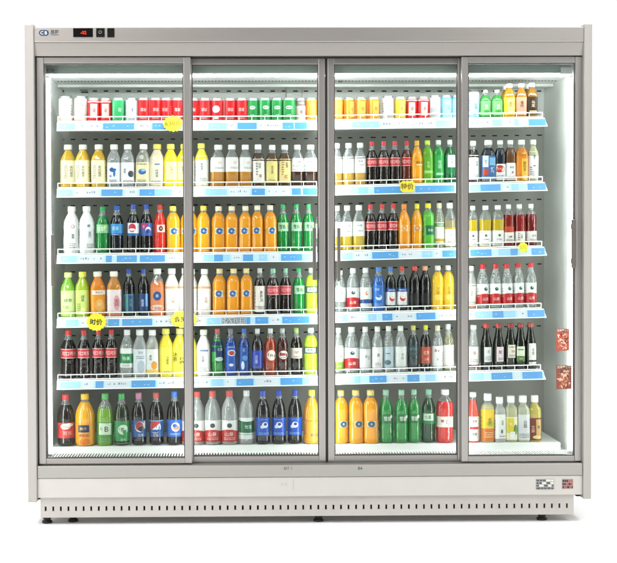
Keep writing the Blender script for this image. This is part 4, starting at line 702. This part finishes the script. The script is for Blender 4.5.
# air return grille, sill and bottom deck
b = MB(); b.box(wl_x, wr_x, .07, YBACK-.001, zd_bot, zsill-.006, WHITE)
b.box(wl_x, wr_x, .0702, .0835, zsill-.006, zsill, WHITE); b.box(wl_x, wr_x, .19, .2045, zsill-.006, zsill, WHITE)
NS = 188
for i in range(NS+1):
    x = wl_x+.002+(wr_x-wl_x-.004)*i/NS; b.box(x-.0028, x+.0028, .0835, .19, zsill-.006, zsill-.0004, WHITE)
b.box(wl_x+.001, wr_x-.001, .0836, .1899, zsill-.0058, zsill-.0052, SLOT)
b.build('air_grille', fr)
xd0, xd1 = ax(50.5, YS, 446), ax(560.5, YS, 446)
zl, zr = base_z(5, 50), base_z(5, 560)
b = MB(); b.hexa([(xd0, YS, zsill), (xd1, YS, zsill), (xd1, YBACK-.005, zsill), (xd0, YBACK-.005, zsill), (xd0, YS, zl), (xd1, YS, zr), (xd1, YBACK-.005, zr), (xd0, YBACK-.005, zl)], SHELFM)
b.build('bottom_deck', fr)

# shelves with price strip and wire guard
def shelf(row, half):
    ua, ub = ((57.0, 319.2), (333.6, 547.0))[half]
    ub -= max(0, row-1)*0.6 if half else 0
    p0 = at(ua, strip_v(row, ua), YS); p1 = at(ub, strip_v(row, ub), YS)
    xa, xb = p0.x, p1.x
    def zlow(x): return p0.z+(p1.z-p0.z)*(x-xa)/(xb-xa)
    H = mpx(9.0, YS)
    sh = MB(); za, zb = zlow(xa)+H, zlow(xb)+H
    ins = .012 if half else .004
    def slab(y0, y1, lo, hi, x0=xa, x1=xb, m=SHELFM):
        a, c = zlow(x0)+H, zlow(x1)+H
        sh.hexa([(x0, y0, a+lo), (x1, y0, c+lo), (x1, y1, c+lo), (x0, y1, a+lo), (x0, y0, a+hi), (x1, y0, c+hi), (x1, y1, c+hi), (x0, y1, a+hi)], m)
    slab(YS, YBACK-.02, -.012, 0, xa, xb-ins)
    slab(YS, YS+.012, -.028, -.0121, xa, xb-ins)
    o = sh.build('shelf', fr)
    # ticket strip, leaning out at the foot
    st = MB(); yt, yb = YS-.003, YS-.016
    def spt(x, t, off=0):                # t: 0 foot, 1 top
        z = zlow(x)+H*t; return (x, yb+(yt-yb)*t-off, z)
    def quad(x0, x1, t0, t1, m, off):
        st.add([spt(x0, t0, off), spt(x1, t0, off), spt(x1, t1, off), spt(x0, t1, off)], [(0, 1, 2, 3)], m)
    tp = ins
    pts = []
    for dy in (0, .003):
        pts += [(xa, yb+dy, zlow(xa)), (xb, yb+dy, zlow(xb)), (xb-tp, yt+dy, zlow(xb-tp)+H), (xa+.001, yt+dy, zlow(xa)+H)]
    st.add(pts, [(0, 1, 2, 3), (7, 6, 5, 4), (0, 4, 5, 1), (1, 5, 6, 2), (2, 6, 7, 3), (3, 7, 4, 0)], STRIPW)
    quad(xa+.001, xb-tp*.1, .0, .10, SHELFM, .0014); quad(xa+.001, xb-tp*.9, .90, 1.0, SHELFM, .0014)
    rg = random.Random(row*2+half)
    for s in SEG[row][half].split():
        a, c = s[:-1].split('-'); x0, x1 = ax(float(a), YS, 250), ax(float(c), YS, 250)
        m = STRIPB if s[-1] == 'b' else STRIPL
        quad(x0, x1, .12, .86, m, .0006)
        x = x0+.012
        while x < x1-.02:                # small white print on the tickets
            w = rg.uniform(.004, .014)
            if rg.random() < .4:
                t = rg.choice((.36, .5, .5)); quad(x, x+w*.7, t, t+rg.uniform(.06, .12), STRIPL if m == STRIPB else STRIPW, .0010)
            x += w+.005
    quad(xa+.012, xb-tp*.6, .12, .86, simple('strip_tint', 'A9C9E0', .3), .0003)
    segs = sorted((float(s[:-1].split('-')[0]), float(s[:-1].split('-')[1])) for s in SEG[row][half].split())
    for (a, c), (e, f) in zip(segs, segs[1:]):
        if e-c > 9:                      # a printed price card on the white stretches
            x0, x1 = ax(c+2, YS, 250), ax(e-2, YS, 250)
            quad(x0, x1, .14, .86, simple('price_card', 'C3CAD2', .4), .0005)
            x = x0+.008
            while x < x1-.012:
                w = rg.uniform(.003, .009)
                if rg.random() < .6: quad(x, x+w, .45, .45+rg.uniform(.08, .25), simple('price_ink', '7C889A', .5), .0009)
                x += w+.004
    if (row, half) == (3, 0):
        q = at(233.5, 320.6, YS-.01); vs, fs = text_geo('KSI田', .05)
        st.add([(q.x+a*.045, yt-.0105-.001, q.z+c*.03) for a, c in vs], fs, INK)
        vs, fs = text_geo('KSI田', -.006)
        st.add([(q.x+a*.045, yt-.0125-.001, q.z+c*.03) for a, c in vs], fs, STRIPW)
    st.build('price_strip', o)
    w = MB(); yw = YS+.004; hg = mpx(5.4, YS); n = max(2, round((xb-ins-xa)/.058))
    x0, x1 = xa+.004, xb-ins-.008
    Z = lambda x: zlow(x)+H
    w.tube((x0, yw, Z(x0)+hg), (x1, yw, Z(x1)+hg), .0024, SHELFM); w.tube((x0, yw, Z(x0)+.004), (x1, yw, Z(x1)+.004), .0026, SHELFM)
    for i in range(n+1):
        x = x0+(x1-x0)*i/n; w.tube((x, yw, Z(x)+.001), (x, yw, Z(x)+hg), .0015 if 0 < i < n else .0024, SHELFM, 6)
    for x in (x0, x1): w.tube((x, yw, Z(x)+hg), (x, YBACK-.05, Z(x)+hg), .0022, SHELFM, 6)
    w.build('wire_guard', o)
for row in range(5):
    for half in (0, 1): shelf(row, half)

# vertical lamps behind the door stiles, lit faces turned into the cabinet
def lamp_bar(u, w, dirs):
    x = ax(u, .118); b = MB(); z0, z1 = zsill+.004, zc0-(.03 if 'h' in dirs else .0065)
    if 'h' in dirs: b.box(x-w, x+w, .110, .114, z0, z1, SHELFM)
    else:
        for z in (z0, z1-.006): b.box(x-w, x+w, .110, .142, z, z+.006, SHELFM)
    if 'c' in dirs: b.box(x-w*.8, x+w*.8, .1142, .140, z0+.0065, z1-.0065, LAMPV)
    b.build('light_bar', fr)
for u, hw, kd in ((49.2, .007, 'c'), (187.5, .010, 'ch'), (323.0, .010, 'ch'), (331.5, .010, 'ch'), (464.5, .010, 'ch'), (570.4, .007, 'c')): lamp_bar(u, hw, kd)
# card and small marks on the back wall above the cans
b = MB(); CARD = simple('card_pale', 'DCE2DE', .5)
a, c = at(64.5, 80.5, .61), at(88, 96, .61); b.box(a.x, c.x, .613, .616, c.z, a.z, CARD)
for i in range(4):
    a = at(80, 83+i*2.3, .61); c = at(87, 84.2+i*2.3, .61); b.box(a.x, c.x, .6115, .6128, c.z, a.z, simple('card_ink', '8A908C', .6))
a, c = at(81, 91.6, .61), at(88, 93, .61); b.box(a.x, c.x, .6115, .6128, c.z, a.z, INK)
b.build('notice_card', fr)
b = MB(); q = at(340, 79.6, .32); b.box(q.x-.009, q.x+.009, .318, .322, q.z-.013, q.z+.009, INK); b.build('black_label', fr)  # small dark block added for a black label
b = MB(); q = at(286, 74, .46); b.tube((q.x, .46, zc0-.001), (q.x, .455, zc0-.065), .0022, HANDM, 8); b.build('wall_crack', fr); b = MB(); q = at(302, 90, .615); b.box(q.x-.001, q.x+.001, .617, .6185, az(99, .615), az(86, .615), HANDM); b.build('wall_seam', fr)  # thin rod added for a black vertical crack, then the wall seam

# ------------------------------------------------------------------ yellow starburst price tags, hung on the strips
YEL = simple('tag_yellow', 'F3E02C', .5); YEL2 = simple('tag_yellow_green', 'E2E046', .5); TINK = simple('tag_ink', '3A3410', .6); TINKP = simple('tag_ink_pale', '7A6412', .6)
def star(u, v, ru, rv, spikes, m, txt, ink, size, lab, square=False):
    y = YS-.022; q = at(u, v, y); b = MB(); a, c = mpx(ru, y), mpx(rv, y); n2 = spikes*2; vs = []
    rg = random.Random(int(u))
    for i in range(n2):
        t = 2*PI*i/n2; k = 1 if i % 2 == 0 else .86
        if square: k *= min(1.25, 1/max(abs(math.cos(t)), abs(math.sin(t))))*.95
        vs.append((a*k*math.cos(t)*rg.uniform(.96, 1.03), c*k*math.sin(t)*rg.uniform(.96, 1.03)))
    T = .0018
    b.add([(x, -T, z) for x, z in vs]+[(x, 0, z) for x, z in vs], [tuple(range(n2)), tuple(range(2*n2-1, n2-1, -1))]+[(i, i+n2, (i+1) % n2+n2, (i+1) % n2) for i in range(n2)], m)
    flat_text(b, txt, 0, 0, size, -T-.0004, ink, .03)
    o = b.build('price_tag', None, q); o['label'] = lab; o['category'] = 'price tag'; o['group'] = 'yellow price tags on the shelf strips'
    o.rotation_euler = (math.radians(-8), math.radians(random.uniform(-5, 5)), 0)
star(173, 123.6, 10.3, 8.6, 16, YEL, '6.50元', TINKP, .026, 'yellow starburst price tag on the top shelf below the red cans')
star(407.3, 186.6, 8.2, 6.4, 12, simple('tag_yellow_deep', 'E8D02A', .5), '特价', TINKP, .028, 'squarish yellow price tag on the second shelf below the brown cola', True)
star(523.2, 247.4, 5.2, 5.4, 9, YEL2, '3元', simple('tag_ink_faint', 'C2C03A', .6), .02, 'small greenish yellow price tag on the third shelf below red tea')
star(96.3, 322, 10.4, 9.4, 17, YEL, '时价', TINK, .028, 'yellow starburst price tag with bold black writing below the orange juice')
star(184, 319.5, 14, 9, 17, YEL, '会员 价', TINK, .026, 'yellow starburst price tag half hidden behind the first door stile')

# ------------------------------------------------------------------ fill the shelves
ORD = ['first', 'second', 'third', 'fourth', 'fifth', 'sixth', 'seventh', 'eighth', 'ninth']
NUM = ['zero', 'one', 'two', 'three', 'four', 'five', 'six', 'seven', 'eight', 'nine']
SHELFN = ['top shelf', 'second shelf', 'third shelf', 'fourth shelf', 'fifth shelf', 'bottom deck']
DOORN = ['first door', 'second door', 'third door', 'last door']
def copy_tree(o, parent=None):
    c = o.copy(); C.objects.link(c)
    if parent: c.parent = parent
    for ch in list(o.children): copy_tree(ch, c)
    return c
PROTO = {}; BACKK = set()
total = {}
for r in ROWS:
    for p in r:
        for t in p[2]: total[t[1]] = total.get(t[1], 0)+1
def plural(look):
    w = look.split()
    for i, x in enumerate(w):
        if x in ('bottle', 'can'): w[i] = x+'s'; break
    return ' '.join(w)
def place(k, u, row, h, r, lab, back=0):
    if k not in PROTO: PROTO[k] = make_kind(k); o = PROTO[k]
    else: o = copy_tree(PROTO[k])
    yb = YB+back; z = base_z(row, u)+.0006
    x = at(u, 260, YB).x
    o.location = (x, yb+random.uniform(-.004, .004), z)
    s = mpx(r*(1.05 if KINDS[k]['cat'] == 'bottle' else 1.06), YB)/RN; o.scale = (s, s, mpx(h, YB)/HN)
    o.rotation_euler = (random.uniform(-.008, .008), random.uniform(-.014, .014), random.uniform(-.26, .26))
    o['label'] = lab; o['category'] = KINDS[k]['cat']
    if total[k] > 1 or k in BACKK: o['group'] = plural(KINDS[k]['look'])+' in the fridge'
    elif 'group' in o: del o['group']
    return o
BACKK.update('b_a1 b_a3'.split())
for ri, row in enumerate(ROWS):
    for di, (h0, r0_, items) in enumerate(row):
        cnt = {}
        for t in items: cnt[t[1]] = cnt.get(t[1], 0)+1
        seen = {}
        for t in items:
            u, k = t[0], t[1]; h = t[2] if len(t) > 2 else h0; r = t[3] if len(t) > 3 else r0_
            seen[k] = seen.get(k, 0)+1; lk = KINDS[k]['look']; bk = k in BACKK
            n = '%s of %s' % (ORD[seen[k]-1], NUM[cnt[k]]) if cnt[k] > 1 else ''
            lab = lk+(', '+n if n else '')+(' frontmost' if bk and n else ', frontmost' if bk else '')+', %s, %s' % (SHELFN[ri], DOORN[di])
            place(k, u, ri, h, r, lab)
            if bk:
                total[k] += 1
                lab = lk+(', '+n if n else '')+(' behind' if n else ', behind')+', %s, %s' % (SHELFN[ri], DOORN[di])
                place(k, u, ri, h, r, lab, .072)

# ------------------------------------------------------------------ floor, studio light, camera
m, nt, out = new_mat('white_studio_floor'); p = pbsdf(nt, (.9, .9, .895), .6, 0, .2); nt.links.new(p.outputs[0], out.inputs[0])
b = MB(); b.add([(-9, -7, FZ), (9, -7, FZ), (9, 7, FZ), (-9, 7, FZ)], [(0, 1, 2, 3)], m)
fl = b.build('floor'); fl['kind'] = 'structure'

w = bpy.data.worlds.new('World'); S.world = w; w.use_nodes = True
nt = w.node_tree; nt.nodes.clear()
out = nt.nodes.new('ShaderNodeOutputWorld'); bg = nt.nodes.new('ShaderNodeBackground')
tc = nt.nodes.new('ShaderNodeTexCoord'); sp = nt.nodes.new('ShaderNodeSeparateXYZ')
nt.links.new(tc.outputs['Generated'], sp.inputs[0])
def mrange(sock, a, b_, c, d):
    n_ = nt.nodes.new('ShaderNodeMapRange'); n_.interpolation_type = 'SMOOTHSTEP'
    for i, v in zip((1, 2, 3, 4), (a, b_, c, d)): n_.inputs[i].default_value = v
    nt.links.new(sock, n_.inputs[0]); return n_.outputs[0]
side = mrange(sp.outputs['X'], -.45, .55, .28, .14)       # room: bright to the left, dimmer to the right
back = mrange(sp.outputs['Y'], -.15, .25, 0, 1)           # white backdrop behind the cabinet
mx = nt.nodes.new('ShaderNodeMix'); mx.data_type = 'FLOAT'
nt.links.new(back, mx.inputs[0]); nt.links.new(side, mx.inputs[2]); mx.inputs[3].default_value = 1.03
nt.links.new(mx.outputs[0], bg.inputs['Strength']); tint = nt.nodes.new('ShaderNodeMix'); tint.data_type = 'RGBA'; nt.links.new(mrange(sp.outputs['X'], -.6, .6, 0, 1), tint.inputs[0])
tint.inputs[6].default_value = (1, .975, .955, 1); tint.inputs[7].default_value = (.95, .97, .92, 1)
tint2 = nt.nodes.new('ShaderNodeMix'); tint2.data_type = 'RGBA'; nt.links.new(back, tint2.inputs[0]); nt.links.new(tint.outputs[2], tint2.inputs[6]); tint2.inputs[7].default_value = (1, 1, 1, 1)
nt.links.new(tint2.outputs[2], bg.inputs[0])
nt.links.new(bg.outputs[0], out.inputs[0])
def area(name, loc, target, sx, sy, radiance, col):
    la = bpy.data.lights.new(name, 'AREA'); la.shape = 'RECTANGLE'; la.size = sx; la.size_y = sy; la.energy = radiance*PI*sx*sy; la.color = col
    lo = bpy.data.objects.new(name, la); C.objects.link(lo); lo.location = loc
    lo.rotation_euler = (Vector(target)-Vector(loc)).to_track_quat('-Z', 'Y').to_euler()
# the room's lamps: two long ceiling strips running towards the cabinet, two tall strips beside the camera
area('ceiling_lamp', (-2.3, -2.9, 3.9), (-2.3, -2.8, 0), .40, 5.2, 24, (1, .985, .965))
area('ceiling_lamp', (2.3, -2.9, 3.9), (2.3, -2.8, 0), .40, 5.2, 15, (.985, 1, .98))
area('strip_lamp', (-3.1, -3.0, 1.5), (0, 0, 1.2), .30, 2.6, 15, (1, .985, .965))
area('strip_lamp', (3.0, -3.0, 1.5), (0, 0, 1.2), .26, 2.6, 7, (.985, 1, .98))
area('added_floor_fill', (0, .5, 6.5), (0, .6, 0), 20, 16, 1.1, (1, 1, 1))  # added fill lamp, lifts the floor to white

cam = bpy.data.cameras.new('camera'); co = bpy.data.objects.new('camera', cam); C.objects.link(co)
from mathutils import Matrix
M = Matrix((rt, up, -fw)).transposed().to_4x4(); M.translation = CP; co.matrix_world = M
cam.sensor_fit = 'HORIZONTAL'; cam.sensor_width = 36; cam.lens = FPX/PW*36
cam.shift_x = (PW/2-U0)/PW; cam.shift_y = (V0-PH/2)/PW
cam.clip_start = .05; cam.clip_end = 200
S.camera = co
S.view_settings.view_transform = 'Standard'; S.view_settings.look = 'None'; S.view_settings.exposure = 0; S.view_settings.gamma = 1
S.render.engine = 'CYCLES'
cy = S.cycles
cy.use_denoising = True; cy.max_bounces = 10; cy.diffuse_bounces = 5; cy.glossy_bounces = 4; cy.transparent_max_bounces = 24; cy.transmission_bounces = 4
cy.caustics_reflective = False; cy.caustics_refractive = False; cy.sample_clamp_indirect = 6
